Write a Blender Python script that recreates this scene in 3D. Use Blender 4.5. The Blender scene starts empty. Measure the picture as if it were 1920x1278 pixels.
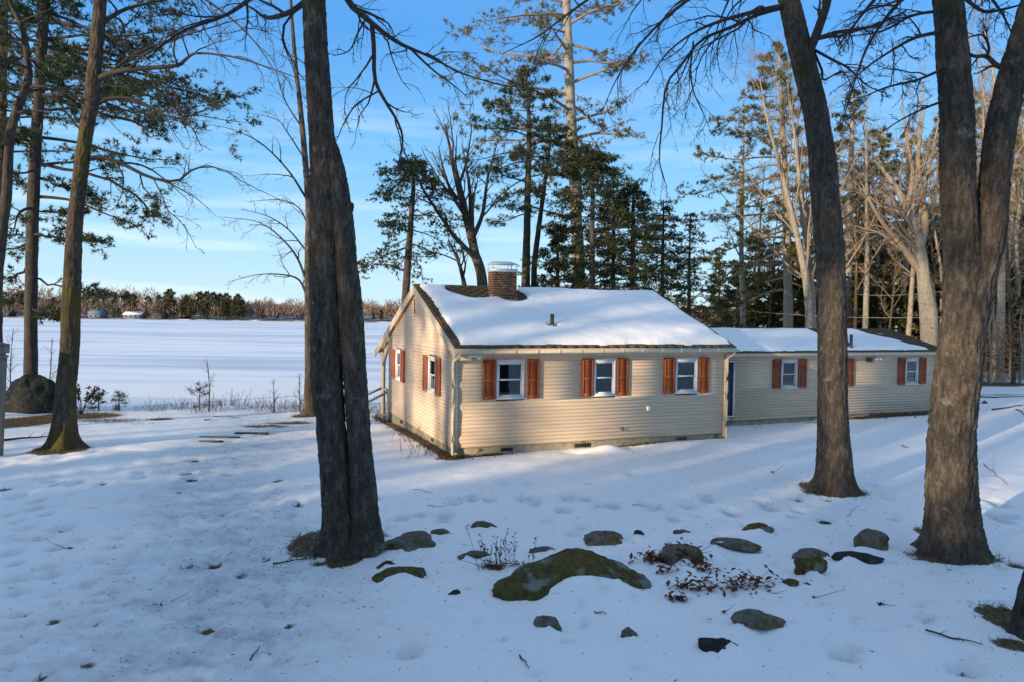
import bpy, math
import numpy as np
from mathutils import Matrix, Vector
S = bpy.context.scene
COL = S.collection
# ------------------------------------------------------------------ camera
F, PI_, RO, CH = 1344.46, .0325, .0128, 3.3766
HX, HY, YAW = -1.3573, 17.3, .3806
cam = bpy.data.cameras.new('camera'); co = bpy.data.objects.new('camera', cam); COL.objects.link(co)
cam.sensor_width = 36; cam.lens = F/1920*36; cam.clip_start = .1; cam.clip_end = 9000
r0 = Vector((1, 0, 0)); u0 = Vector((0, math.sin(PI_), math.cos(PI_))); fw = Vector((0, math.cos(PI_), -math.sin(PI_)))
rx = r0*math.cos(RO)+u0*math.sin(RO); ux = u0*math.cos(RO)-r0*math.sin(RO)
m = Matrix((rx, ux, -fw)).transposed().to_4x4(); m.translation = (0, 0, CH); co.matrix_world = m
S.camera = co
# ------------------------------------------------------------------ light
SUN_EL, SUN_OFF = math.radians(11), math.radians(48)      # height; angle to the left of straight behind the camera
sv = Vector((-math.sin(SUN_OFF)*math.cos(SUN_EL), -math.cos(SUN_OFF)*math.cos(SUN_EL), math.sin(SUN_EL)))
sl = bpy.data.lights.new('sun', 'SUN'); sl.energy = 4.8; sl.angle = math.radians(.5); sl.color = (1, .79, .54)
so = bpy.data.objects.new('sun', sl); COL.objects.link(so); so.rotation_euler = sv.to_track_quat('Z', 'Y').to_euler()
W = bpy.data.worlds.new('World'); S.world = W; W.use_nodes = True
nt = W.node_tree; nt.nodes.clear()
def N(t, ty, **kw):
    n = t.nodes.new(ty)
    for k, v in kw.items():
        if k == 'i':
            for a, b in v.items(): n.inputs[a].default_value = b
        else: setattr(n, k, v)
    return n
sky = N(nt, 'ShaderNodeTexSky', sky_type='NISHITA', sun_disc=False, sun_elevation=SUN_EL,
        sun_rotation=math.atan2(sv.x, sv.y), altitude=100, air_density=.7, dust_density=.8, ozone_density=3.0)
tc = N(nt, 'ShaderNodeTexCoord'); sep = N(nt, 'ShaderNodeSeparateXYZ'); nt.links.new(tc.outputs['Generated'], sep.inputs[0])
at2 = N(nt, 'ShaderNodeMath', operation='ARCTAN2'); nt.links.new(sep.outputs[0], at2.inputs[0]); nt.links.new(sep.outputs[1], at2.inputs[1])
def mth(t, op, a, b=None, clamp=False):
    n = N(t, 'ShaderNodeMath', operation=op, use_clamp=clamp)
    for i, v in enumerate((a, b)):
        if v is None: continue
        if isinstance(v, (int, float)): n.inputs[i].default_value = v
        else: t.links.new(v, n.inputs[i])
    return n.outputs[0]
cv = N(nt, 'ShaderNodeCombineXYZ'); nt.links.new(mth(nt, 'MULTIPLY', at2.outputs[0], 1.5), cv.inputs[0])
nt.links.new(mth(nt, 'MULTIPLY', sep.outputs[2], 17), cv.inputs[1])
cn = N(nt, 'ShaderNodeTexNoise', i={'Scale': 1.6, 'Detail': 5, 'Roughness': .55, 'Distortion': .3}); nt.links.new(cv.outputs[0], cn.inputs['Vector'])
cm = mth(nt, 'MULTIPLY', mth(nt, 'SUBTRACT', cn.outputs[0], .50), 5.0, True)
zf = mth(nt, 'ADD', mth(nt, 'MULTIPLY', mth(nt, 'SUBTRACT', .34, sep.outputs[2]), 4.5, True), mth(nt, 'MULTIPLY', mth(nt, 'SUBTRACT', sep.outputs[2], .45), 2.0, True), True)  # second term adds unseen cloud overhead to whiten the fill light
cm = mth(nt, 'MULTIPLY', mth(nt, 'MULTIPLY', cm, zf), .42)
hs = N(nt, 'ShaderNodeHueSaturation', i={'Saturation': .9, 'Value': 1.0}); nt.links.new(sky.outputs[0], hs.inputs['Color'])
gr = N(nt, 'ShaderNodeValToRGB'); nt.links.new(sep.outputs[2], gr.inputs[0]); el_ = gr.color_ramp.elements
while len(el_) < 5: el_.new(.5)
for e_, (p_, c_) in zip(el_, [(0, (.64, .84, .92)), (.06, (.50, .77, .93)), (.18, (.24, .59, .93)), (.36, (.085, .37, .87)), (.8, (.31, .44, .66))]): e_.position = p_; e_.color = (*c_, 1)  # last stop paled above the view to brighten and neutralise shaded snow
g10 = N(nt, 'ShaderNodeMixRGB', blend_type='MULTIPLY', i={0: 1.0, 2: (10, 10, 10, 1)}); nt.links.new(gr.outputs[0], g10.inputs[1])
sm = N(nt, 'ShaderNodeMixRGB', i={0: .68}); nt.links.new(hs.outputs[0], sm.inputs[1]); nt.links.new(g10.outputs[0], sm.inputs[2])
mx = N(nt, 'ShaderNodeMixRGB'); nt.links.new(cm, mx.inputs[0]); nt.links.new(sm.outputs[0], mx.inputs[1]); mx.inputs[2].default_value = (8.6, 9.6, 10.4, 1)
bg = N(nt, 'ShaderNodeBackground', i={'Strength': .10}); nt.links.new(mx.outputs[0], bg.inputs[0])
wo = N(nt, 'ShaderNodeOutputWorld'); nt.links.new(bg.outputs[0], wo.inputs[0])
WOOD_TOP = 11.6   # top of the thick young growth in the sunward wood
S.view_settings.view_transform = 'Standard'; S.view_settings.look = 'None'
S.view_settings.exposure = 0.45; S.view_settings.gamma = 1; S.view_settings.use_curve_mapping = False
S.cycles.max_bounces = 6; S.cycles.diffuse_bounces = 4; S.cycles.transparent_max_bounces = 12

# ------------------------------------------------------------------ helpers
def rng(s): return np.random.default_rng(s)
A = lambda *a: np.array(a, float)
cY, sY = math.cos(YAW), math.sin(YAW)
def ray(px, py):
    a0, b0 = px-960, py-639
    a = a0*math.cos(RO)+b0*math.sin(RO); b = -a0*math.sin(RO)+b0*math.cos(RO); u = -b/F
    return A(a/F, math.cos(PI_)+u*math.sin(PI_), -math.sin(PI_)+u*math.cos(PI_))
def at(px, py, Y): d = ray(px, py); return d*(Y/d[1])+A(0, 0, CH)
def house_w(u, v, z): return A(HX+u*cY-v*sY, HY+u*sY+v*cY, z)
def _h(ix, iy, iz):
    h = (ix.astype(np.int64)*374761393+iy.astype(np.int64)*668265263+iz.astype(np.int64)*2147483647+1013904223) & 0xffffffff
    h = ((h ^ (h >> 13))*1274126177) & 0xffffffff
    h = (h ^ (h >> 16)) & 0xffffff
    return h/float(0xffffff)
def noise(x, y, z=0.):
    x, y, z = np.broadcast_arrays(np.asarray(x, float), np.asarray(y, float), np.asarray(z, float))
    ix, iy, iz = np.floor(x), np.floor(y), np.floor(z)
    fx, fy, fz = x-ix, y-iy, z-iz
    fx, fy, fz = [f*f*f*(f*(f*6-15)+10) for f in (fx, fy, fz)]
    r = 0
    for a in (0, 1):
        for b in (0, 1):
            for c in (0, 1):
                r = r+_h(ix+a, iy+b, iz+c)*(fx if a else 1-fx)*(fy if b else 1-fy)*(fz if c else 1-fz)
    return r
def fbm(x, y, z=0., o=4):
    r, a, t = 0, 1, 0
    for i in range(o):
        r = r+a*noise(x*2**i+17*i, y*2**i+5*i, z*2**i); t += a; a *= .5
    return r/t
def sstep(a, b, x): t = np.clip((x-a)/(b-a), 0, 1); return t*t*(3-2*t)
def mk(name, V, Fs, smooth=False, attrs=None):
    V = np.asarray(V, np.float32); me = bpy.data.meshes.new(name)
    Fs = [np.asarray(f, np.int32) for f in Fs if len(f)]
    me.vertices.add(len(V)); me.vertices.foreach_set('co', V.ravel())
    li = np.concatenate([f.ravel() for f in Fs]); tot = np.concatenate([np.full(len(f), f.shape[1], np.int32) for f in Fs])
    st = np.concatenate([[0], np.cumsum(tot)[:-1]]).astype(np.int32)
    me.loops.add(len(li)); me.loops.foreach_set('vertex_index', li)
    me.polygons.add(len(tot)); me.polygons.foreach_set('loop_start', st); me.polygons.foreach_set('loop_total', tot)
    if smooth: me.polygons.foreach_set('use_smooth', np.ones(len(tot), bool))
    for k, v in (attrs or {}).items():
        a = me.attributes.new(k, 'FLOAT', 'POINT'); a.data.foreach_set('value', np.asarray(v, np.float32))
    me.update(calc_edges=True); me.validate(); return me
def link(name, me, mat=None, parent=None, loc=None):
    o = bpy.data.objects.new(name, me); COL.objects.link(o)
    if mat is not None and me is not None and len(me.materials) == 0: me.materials.append(mat)
    if parent is not None: o.parent = parent
    if loc is not None: o.location = loc
    return o
def tag(o, label=None, cat=None, group=None, kind=None):
    if label: o['label'] = label
    if cat: o['category'] = cat
    if group: o['group'] = group
    if kind: o['kind'] = kind
    return o
def thing(name, label, cat, loc=(0, 0, 0), rz=0, group=None):
    o = bpy.data.objects.new(name, None); COL.objects.link(o); o.location = loc; o.rotation_euler = (0, 0, rz); o.empty_display_size = .2
    return tag(o, label, cat, group)
def copy_tree(o, parent=None):
    c = o.copy(); COL.objects.link(c)
    if parent is not None: c.parent = parent
    for ch in list(o.children): copy_tree(ch, c)
    return c
CUBE_F = np.array([[0, 3, 2, 1], [4, 5, 6, 7], [0, 1, 5, 4], [1, 2, 6, 5], [2, 3, 7, 6], [3, 0, 4, 7]])
class MB:
    """collects quads and triangles for one mesh; fr maps (a, n, z) of a wall to local (u, v, z)"""
    def __init__(s, fr=None): s.V, s.Q, s.T, s.n, s.fr = [], [], [], 0, fr or (lambda P: P)
    def add(s, V, Q=None, T=None):
        V = s.fr(np.asarray(V, float)); s.V.append(V)
        if Q is not None: s.Q.append(np.asarray(Q)+s.n)
        if T is not None: s.T.append(np.asarray(T)+s.n)
        s.n += len(V); return s
    def hexa(s, P): return s.add(P, CUBE_F)
    def box(s, x0, x1, y0, y1, z0, z1):
        return s.hexa([(x0, y0, z0), (x1, y0, z0), (x1, y1, z0), (x0, y1, z0), (x0, y0, z1), (x1, y0, z1), (x1, y1, z1), (x0, y1, z1)])
    def tube(s, P, R, sides=8, cap=True):
        V, Q = tubes(np.asarray(P, float)[None], np.asarray(R, float)[None], sides); n = len(P)
        T = []
        if cap:
            V = np.vstack([V, P[0], P[-1]])
            for i in range(sides):
                j = (i+1) % sides; T += [(n*sides, j, i), (n*sides+1, (n-1)*sides+i, (n-1)*sides+j)]
        return s.add(V, Q, T if T else None)
    def mesh(s, name, smooth=False, base=None, attrs=None):
        V = np.vstack(s.V)
        if base is not None: V = V-np.asarray(base)
        fs = []
        if s.Q: fs.append(np.vstack(s.Q))
        if s.T: fs.append(np.vstack(s.T))
        return mk(name, V, fs, smooth, attrs)
    def build(s, name, mat, parent=None, smooth=False, base=None, attrs=None):
        return link(name, s.mesh(name, smooth, base, attrs), mat, parent)
def nrm(v): return v/np.maximum(np.linalg.norm(v, axis=-1, keepdims=True), 1e-9)
def tubes(P, R, sides):
    """P (B,n,3), R (B,n) -> V, quads"""
    B, n, _ = P.shape
    T = nrm(np.gradient(P, axis=1))
    ref = np.where(np.abs(T.mean(1)[:, 2:3]) > .8, A(1, 0, 0), A(0, 0, 1))[:, None, :]
    U = nrm(ref-(ref*T).sum(-1, keepdims=True)*T); Vv = np.cross(T, U)
    th = np.arange(sides)*2*np.pi/sides
    ring = U[:, :, None, :]*np.cos(th)[None, None, :, None]+Vv[:, :, None, :]*np.sin(th)[None, None, :, None]
    V = (P[:, :, None, :]+ring*R[:, :, None, None]).reshape(-1, 3)
    b, i, k = np.meshgrid(np.arange(B), np.arange(n-1), np.arange(sides), indexing='ij')
    k2 = (k+1) % sides; o = b*n*sides
    Q = np.stack([o+i*sides+k, o+i*sides+k2, o+(i+1)*sides+k2, o+(i+1)*sides+k], -1).reshape(-1, 4)
    return V, Q
def spline(P, n):
    P = np.asarray(P, float); P2 = np.vstack([2*P[0]-P[1], P, 2*P[-1]-P[-2]])
    t = np.linspace(0, len(P)-1-1e-6, n); i = t.astype(int); f = (t-i)[:, None]
    a, b, c, d = P2[i], P2[i+1], P2[i+2], P2[i+3]
    return .5*(2*b+(c-a)*f+(2*a-5*b+4*c-d)*f*f+(3*b-a-3*c+d)*f**3)
def grow(rg, P, R, k, tr=(.2, 1), ang=(50, 15), lr=.5, n=6, rr=.6, wig=.15, trop=0., flat=0., lmax=9e9, rmin=.003, lmin=0.):
    """k children on every parent polyline"""
    B, m, _ = P.shape
    L = np.linalg.norm(np.diff(P, axis=1), axis=-1).sum(1)
    idx = np.repeat(np.arange(B), k)
    t = tr[0]+(tr[1]-tr[0])*((np.tile(np.arange(k), B)+rg.random(B*k))/k)
    f = t*(m-1); i = np.minimum(f.astype(int), m-2); f = f-i
    p = P[idx, i]*(1-f)[:, None]+P[idx, i+1]*f[:, None]
    T = nrm(P[idx, i+1]-P[idx, i]); rad = R[idx, i]*(1-f)+R[idx, i+1]*f
    q = rg.normal(size=(B*k, 3)); q[:, 2] *= 1-flat; q = nrm(q-(q*T).sum(1, keepdims=True)*T)
    a = np.radians(rg.normal(ang[0], ang[1], B*k))[:, None]
    d = nrm(np.cos(a)*T+np.sin(a)*q)
    ln = np.clip(L[idx]*lr*(1.15-.75*t)*rg.uniform(.55, 1.3, B*k), lmin, lmax)
    C = np.zeros((B*k, n, 3)); C[:, 0] = p
    for j in range(1, n):
        d = d+wig*rg.normal(size=d.shape); d[:, 2] += trop
        d[:, 2] *= 1-flat*.3; d = nrm(d); C[:, j] = C[:, j-1]+d*(ln/(n-1))[:, None]
    s = np.linspace(0, 1, n)[None]
    CR = np.maximum(rad[:, None]*rr*(1-s*.85), rmin*(1-.6*s))
    return C, CR
def tris(rg, P, D, k, ln, w, spread=.9, up=.2):
    """k narrow blades at each point P around direction D"""
    n = len(P); p = np.repeat(P, k, 0); d = np.repeat(D, k, 0)+spread*rg.normal(size=(n*k, 3)); d[:, 2] += up; d = nrm(d)
    s = nrm(np.cross(d, rg.normal(size=d.shape))); l = ln*rg.uniform(.6, 1.3, (n*k, 1)); ww = w*rg.uniform(.7, 1.3, (n*k, 1))
    V = np.stack([p-s*ww*.5, p+s*ww*.5, p+d*l], 1).reshape(-1, 3)
    return V, np.arange(n*k*3).reshape(-1, 3), np.repeat(rg.random(n), k*3)
def along(rg, P, tmin, per):
    B, m, _ = P.shape; idx = np.repeat(np.arange(B), per); t = tmin+(1-tmin)*rg.random(B*per)
    f = t*(m-1); i = np.minimum(f.astype(int), m-2); f = (f-i)[:, None]
    return P[idx, i]*(1-f)+P[idx, i+1]*f, nrm(P[idx, i+1]-P[idx, i])
# ------------------------------------------------------------------ materials
def mat(name, col, rough=.8, spec=.3, metal=0.):
    M = bpy.data.materials.new(name); M.use_nodes = True; b = M.node_tree.nodes['Principled BSDF']
    b.inputs['Base Color'].default_value = (*col, 1); b.inputs['Roughness'].default_value = rough
    b.inputs['Specular IOR Level'].default_value = spec; b.inputs['Metallic'].default_value = metal
    return M, M.node_tree, b
def ntex(t, scale, detail=4, rough=.55, stretch=None, coord='Object', dist=0.):
    c = N(t, 'ShaderNodeTexCoord'); n = N(t, 'ShaderNodeTexNoise', i={'Scale': scale, 'Detail': detail, 'Roughness': rough, 'Distortion': dist})
    if stretch:
        mp = N(t, 'ShaderNodeMapping'); mp.inputs['Scale'].default_value = stretch
        t.links.new(c.outputs[coord], mp.inputs[0]); t.links.new(mp.outputs[0], n.inputs['Vector'])
    else: t.links.new(c.outputs[coord], n.inputs['Vector'])
    return n.outputs[0]
def ramp(t, fac, stops):
    r = N(t, 'ShaderNodeValToRGB'); e = r.color_ramp.elements
    while len(e) < len(stops): e.new(.5)
    for x, (p, c) in zip(e, stops): x.position = p; x.color = (*c, 1)
    t.links.new(fac, r.inputs[0]); return r.outputs[0]
def mixc(t, fac, a, b, mode='MIX'):
    n = N(t, 'ShaderNodeMixRGB', blend_type=mode)
    for i, v in enumerate((fac, a, b)):
        if isinstance(v, (int, float)): n.inputs[i].default_value = v
        elif isinstance(v, tuple): n.inputs[i].default_value = (*v, 1)
        else: t.links.new(v, n.inputs[i])
    return n.outputs[0]
def bump(t, b, h, strength=.4, dist=.02):
    n = N(t, 'ShaderNodeBump', i={'Strength': strength, 'Distance': dist}); t.links.new(h, n.inputs['Height']); t.links.new(n.outputs[0], b.inputs['Normal'])
def attr(t, name): return N(t, 'ShaderNodeAttribute', attribute_name=name).outputs['Fac']
def rough_mat(name, c0, c1, scale=8, stretch=None, rough=.85, bs=.3, bd=.01, spec=.25, c2=None, s2=2., th=.55):
    M, t, b = mat(name, c0, rough, spec); n = ntex(t, scale, 6, .6, stretch)
    c = ramp(t, n, [(.3, c0), (.7, c1)])
    if c2:
        k = ntex(t, s2, 4, .6); k = mth(t, 'MULTIPLY', mth(t, 'SUBTRACT', k, th), 9, True); c = mixc(t, k, c, c2)
    t.links.new(c, b.inputs['Base Color']); bump(t, b, n, bs, bd); return M
M = {}
# snow with the bare, grassy and icy places given per vertex
Ms, t, b = mat('snow', (.86, .88, .92), .55, .35)
n1 = ntex(t, 9, 5, .6); n2 = ntex(t, 60, 4, .7); n3 = ntex(t, 2.2, 5, .6)
grassc = ramp(t, ntex(t, 45, 5, .7), [(.3, (.035, .026, .012)), (.55, (.12, .085, .034)), (.75, (.20, .15, .07))])
bare = attr(t, 'bare'); bare = mth(t, 'ADD', bare, mth(t, 'MULTIPLY', mth(t, 'SUBTRACT', n1, .5), .9)); bare = mth(t, 'MULTIPLY', mth(t, 'SUBTRACT', bare, .5), 6, True)
icec = ramp(t, n3, [(.30, (.40, .41, .42)), (.66, (.74, .74, .73))])
ice = mth(t, 'MULTIPLY', attr(t, 'ice'), mth(t, 'MULTIPLY', n1, 1.7), True)
spk = mth(t, 'MULTIPLY', mth(t, 'SUBTRACT', ntex(t, 26, 2, .5), .70), 14, True)
c = mixc(t, ice, (.93, .90, .865), icec); c = mixc(t, mth(t, 'MULTIPLY', spk, .75), c, (.10, .075, .045)); c = mixc(t, bare, c, grassc); t.links.new(c, b.inputs['Base Color'])
hh = mth(t, 'ADD', mth(t, 'MULTIPLY', n1, .6), mth(t, 'MULTIPLY', n2, .35)); bump(t, b, hh, .6, .035); M['snow'] = Ms
Ms, t, b = mat('roof_snow', (.93, .90, .865), .55, .3); bump(t, b, ntex(t, 14, 5, .6), .25, .02); M['rsnow'] = Ms
# lake: grey ice with wind-drawn snow
Ms, t, b = mat('lake_ice', (.8, .83, .88), .5, .35)
f = ntex(t, .16, 6, .6, (.16, 1.0, 1)); g = ntex(t, .035, 5, .6, (.12, 1., 1))
s_ = mth(t, 'ADD', mth(t, 'MULTIPLY', f, .6), mth(t, 'MULTIPLY', g, .5))
c = ramp(t, s_, [(.45, (.60, .62, .68)), (.51, (.76, .77, .82)), (.57, (.94, .92, .88))]); t.links.new(c, b.inputs['Base Color']); bump(t, b, f, .06, .05); M['lake'] = Ms
def bark(name, c0, c1, c2, moss=None, mth_=.6, lichen=None, lth=.68, sc=7):
    Ms, t, b = mat(name, c0, .92, .12); n = ntex(t, sc*1.7, 7, .68, (1, 1, .34)); n2 = ntex(t, sc*6, 5, .7, (1, 1, .6))
    c = ramp(t, n, [(.36, c0), (.5, c1), (.64, c2)]); c = mixc(t, .45, c, ramp(t, n2, [(.3, tuple(.35*x for x in c1)), (.7, c2)]))
    if moss: k = mth(t, 'MULTIPLY', mth(t, 'SUBTRACT', ntex(t, 1.5, 5, .6, (1, 1, .5)), mth_), 8, True); c = mixc(t, mth(t, 'MULTIPLY', k, .8), c, moss)
    if lichen: k = mth(t, 'MULTIPLY', mth(t, 'SUBTRACT', ntex(t, 2.6, 5, .65), lth), 12, True); c = mixc(t, mth(t, 'MULTIPLY', k, .7), c, lichen)
    t.links.new(c, b.inputs['Base Color']); h = mth(t, 'ADD', n, mth(t, 'MULTIPLY', n2, .6)); bump(t, b, h, .9, .035); return Ms
M['bark'] = bark('maple_bark', (.015, .011, .009), (.060, .047, .037), (.165, .137, .110), (.055, .052, .018), .57, (.22, .23, .20), .62)
M['bark2'] = bark('mossy_bark', (.018, .013, .010), (.065, .048, .033), (.15, .115, .08), (.095, .082, .016), .50, (.17, .18, .13), .70)
M['pbark'] = bark('pine_bark', (.03, .024, .02), (.07, .055, .045), (.12, .10, .085), None)
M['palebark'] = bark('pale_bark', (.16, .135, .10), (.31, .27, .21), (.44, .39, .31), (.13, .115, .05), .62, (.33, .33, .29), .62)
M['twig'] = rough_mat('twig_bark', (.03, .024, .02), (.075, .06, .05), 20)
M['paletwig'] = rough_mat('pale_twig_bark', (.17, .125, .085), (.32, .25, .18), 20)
def foliage(name, c0, c1, c2, tr=.25):
    Ms, t, b = mat(name, c0, .6, .25); c = ramp(t, attr(t, 'tint'), [(0, c0), (.55, c1), (1, c2)]); t.links.new(c, b.inputs['Base Color'])
    tl = N(t, 'ShaderNodeBsdfTranslucent'); t.links.new(c, tl.inputs[0]); ms = N(t, 'ShaderNodeMixShader', i={0: tr})
    t.links.new(b.outputs[0], ms.inputs[1]); t.links.new(tl.outputs[0], ms.inputs[2]); t.links.new(ms.outputs[0], t.nodes['Material Output'].inputs[0]); return Ms
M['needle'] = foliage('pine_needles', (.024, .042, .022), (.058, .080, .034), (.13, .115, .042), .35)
M['needle2'] = foliage('sunlit_colour_needles', (.07, .085, .024), (.16, .145, .042), (.28, .21, .07), .4)  # golden copy of the pine needles, sunlight put into the colour
M['hemlock'] = foliage('hemlock_needles', (.022, .040, .020), (.055, .076, .030), (.12, .115, .04), .38)
M['farwood'] = foliage('far_hardwood_twigs', (.19, .125, .09), (.27, .18, .13), (.36, .255, .17), .2)
M['farpine'] = foliage('far_pine_needles', (.06, .07, .03), (.10, .10, .045), (.16, .135, .06), .15)
M['leaf'] = foliage('dead_leaves', (.09, .026, .016), (.19, .055, .026), (.28, .11, .045), .3)
M['grass'] = foliage('dead_grass', (.07, .05, .018), (.15, .105, .04), (.26, .19, .09), .25)
M['beech'] = foliage('beech_leaves', (.28, .12, .05), (.40, .19, .09), (.45, .26, .16), .35)
M['shrub'] = rough_mat('shrub_stems', (.07, .05, .045), (.16, .12, .10), 12)
M['stone'] = rough_mat('granite', (.055, .044, .034), (.21, .175, .135), 11, None, .9, .9, .03, .2, (.085, .075, .025), 4., .52)
M['moss'] = rough_mat('mossy_granite', (.05, .042, .016), (.135, .105, .034), 13, None, .95, .9, .04, .1, (.20, .19, .17), 3.2, .54)
M['darkrock'] = rough_mat('dark_rock', (.014, .014, .012), (.05, .05, .044), 10, None, .9, 1., .06, .2, (.10, .105, .085), 3., .60)
def siding(name, c):
    Ms, t, b = mat(name, c, .6, .3); n = ntex(t, 3, 6, .6, (.3, 1, 4)); k = tuple(x*.82 for x in c)
    t.links.new(ramp(t, n, [(.3, k), (.65, c)]), b.inputs['Base Color']); bump(t, b, ntex(t, 30, 4, .6, (.15, 1, 1)), .12, .004); return Ms
M['siding'] = siding('cream_siding', (.69, .53, .375)); M['trim'] = siding('cream_trim', (.68, .56, .40))
M['white'] = siding('white_paint', (.74, .74, .73)); M['shutter'] = siding('rust_paint', (.36, .088, .026)); M['shutter2'] = siding('faded_rust_paint', (.36, .10, .045))
M['found'] = rough_mat('foundation_parging', (.26, .22, .14), (.42, .37, .25), 6, None, .9, .4, .01, .2, (.10, .09, .045), 2.4, .6)
M['shingle'] = rough_mat('shingle_grit', (.06, .043, .028), (.15, .105, .065), 22, None, .95, .5, .01, .15, (.085, .075, .025), 1.6, .55)
M['brick'] = rough_mat('brick_clay', (.14, .062, .03), (.26, .12, .055), 12, None, .9, .4, .01)
M['mortar'] = rough_mat('mortar', (.26, .22, .16), (.38, .33, .25), 25, None, .95, .4, .01)
M['metal'] = mat('galvanised_metal', (.60, .60, .63), .5, .5, .35)[0]; M['lead'] = rough_mat('lead_flashing', (.2, .19, .17), (.34, .33, .31), 12)
M['dark'] = mat('dark_inside', (.02, .02, .024), .8, .2)[0]; M['vent'] = rough_mat('dark_pipe', (.05, .045, .04), (.11, .10, .09), 10)
M['door'] = mat('slate_blue_paint', (.03, .042, .055), .45, .4)[0]
M['wood'] = rough_mat('weathered_wood', (.14, .125, .105), (.27, .245, .21), 7, (1, 1, .15), .9, .5, .012); M['plank'] = rough_mat('wet_plank', (.05, .042, .035), (.13, .11, .09), 7)
M['porch'] = siding('taupe_paint', (.42, .36, .28)); M['wire'] = mat('cable', (.25, .25, .25), .5, .4)[0]; M['black'] = mat('black_rubber', (.012, .012, .012), .5, .4)[0]
g, t, b = mat('window_glass', (.02, .025, .035), .03, .5); t.nodes.remove(b)
gl = N(t, 'ShaderNodeBsdfGlossy', i={'Roughness': .015, 'Color': (.9, .95, 1, 1)}); tp = N(t, 'ShaderNodeBsdfTransparent', i={'Color': (.55, .6, .66, 1)})
fr = N(t, 'ShaderNodeFresnel', i={'IOR': 1.9}); ms = N(t, 'ShaderNodeMixShader'); t.links.new(fr.outputs[0], ms.inputs[0]); t.links.new(tp.outputs[0], ms.inputs[1]); t.links.new(gl.outputs[0], ms.inputs[2])
t.links.new(ms.outputs[0], t.nodes['Material Output'].inputs[0]); M['glass'] = g
M['blind'] = mat('blind_cloth', (.45, .46, .47), .8, .2)[0]; M['room'] = rough_mat('room_wall', (.05, .052, .06), (.10, .10, .11), 3)
M['cap'] = mat('flood_lamp_white', (.8, .8, .8), .4, .4)[0]

# ------------------------------------------------------------------ ground
SHX = [-80, -14, -8, 0, 8, 14, 20, 40, 90]; SHY = [25.5, 27.3, 27.6, 34, 43, 60, 95, 200, 400]
LAKE_Z = -1.3
def hloc(x, y):
    a, b = x-HX, y-HY; return a*cY+b*sY, -a*sY+b*cY
PITS = []   # x, y, rx, ry, depth, bare
def pit(px, py, w, h, dep, bare=0.): g = at_ground(px, py); k = g[1]/F; PITS.append((g[0], g[1], w*k*.5, h*k*.5*g[1]/CH, dep, bare))
MOUNDS = []  # x, y, rx, ry, height
def base_z(x, y):
    ys = np.interp(x, SHX, SHY)
    z = -.03*np.clip(y-18, 0, 12)*sstep(2, -5, x)+.022*np.clip(x-9, 0, 30)*sstep(14, 26, y)+.05*sstep(3, 9, x)*sstep(15, 19, y)
    z = z-.25*sstep(-8, -22, x)*0
    z = z-2.2*sstep(0, 11, y-ys)
    z = z+np.clip(-y-2, 0, 40)*.03
    return z
def at_ground(px, py, z=None):
    d = ray(px, py); zz = 0.
    for _ in range(8):
        P = d*((zz-CH)/d[2])+A(0, 0, CH); zz = float(base_z(P[0], P[1]))
    return A(P[0], P[1], zz)
def ground_z(x, y):
    x = np.asarray(x, float); y = np.asarray(y, float); z = base_z(x, y)
    z = z+.10*(fbm(x/4.2, y/4.2, 3., 3)-.5)+.045*(fbm(x/.8, y/.8, 8., 3)-.5)+.016*(fbm(x/.26, y/.26, 4., 2)-.5)
    tr = np.exp(-((x+3.2+.30*(y-6)+.5*np.sin(y*.5))/1.7)**2)*sstep(30, 24, y)  # trodden icy track on the left
    z = z-.03*tr+tr*.045*(fbm(x/.33, y/.33, 1., 3)-.5)
    lit = np.exp(-((y-16.5)/2.4)**2)*sstep(-2.5, -5, x)*sstep(-14, -11, x)
    z = z+lit*.085*(fbm(x/.42, y/.42, 5., 2)-.5)
    for (a, b_, rx_, ry_, h) in MOUNDS:
        z = z+h*np.exp(-((x-a)/rx_)**2-((y-b_)/ry_)**2)
    for (a, b_, rx_, ry_, dp, br) in PITS:
        e = ((x-a)/rx_)**2+((y-b_)/ry_)**2; z = z-dp*1.5*np.exp(-e*e*.9)+dp*.22*np.exp(-(np.sqrt(e)-1.5)**2*3)
    return z
R = rng(7)
for p in [(401, 1050, 34, 16, .05, .8), (393, 1167, 38, 18, .06, .9), (103, 1153, 40, 18, .05, .75), (20, 1215, 34, 18, .06, .9), (88, 1256, 26, 12, .04, .7), (120, 990, 32, 16, .06, .4),
          (765, 1218, 50, 26, .09, .35), (570, 1175, 44, 24, .08, .5), (1582, 1230, 56, 26, .10, .62), (1808, 1256, 60, 26, .10, .65), (1545, 977, 34, 10, .03, .8), (38, 1146, 30, 14, .05, .6),
          (62, 1190, 40, 20, .05, .3), (352, 886, 20, 8, .04, .85), (360, 896, 26, 8, .03, .8), (335, 918, 16, 6, .04, .8), (318, 942, 18, 6, .03, .7), (346, 960, 16, 5, .03, .7), (365, 862, 20, 8, .03, .7),
          (196, 906, 20, 6, .03, .6), (8, 920, 22, 8, .03, .9), (562, 940, 16, 6, .02, .8), (178, 952, 18, 6, .03, .6), (1735, 1160, 46, 12, .05, .5), (1740, 1172, 22, 8, .05, .6), (1875, 1135, 34, 10, .04, .7),
          (1495, 935, 24, 9, .03, .6), (1552, 935, 20, 8, .03, .6), (380, 1087, 20, 8, .03, .6), (396, 1095, 22, 8, .03, .5), (400, 1035, 22, 8, .03, .5), (1905, 1060, 34, 16, .03, .9), (1780, 1066, 22, 8, .02, .6), (1812, 1050, 22, 8, .02, .7)]: pit(*p)
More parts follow.
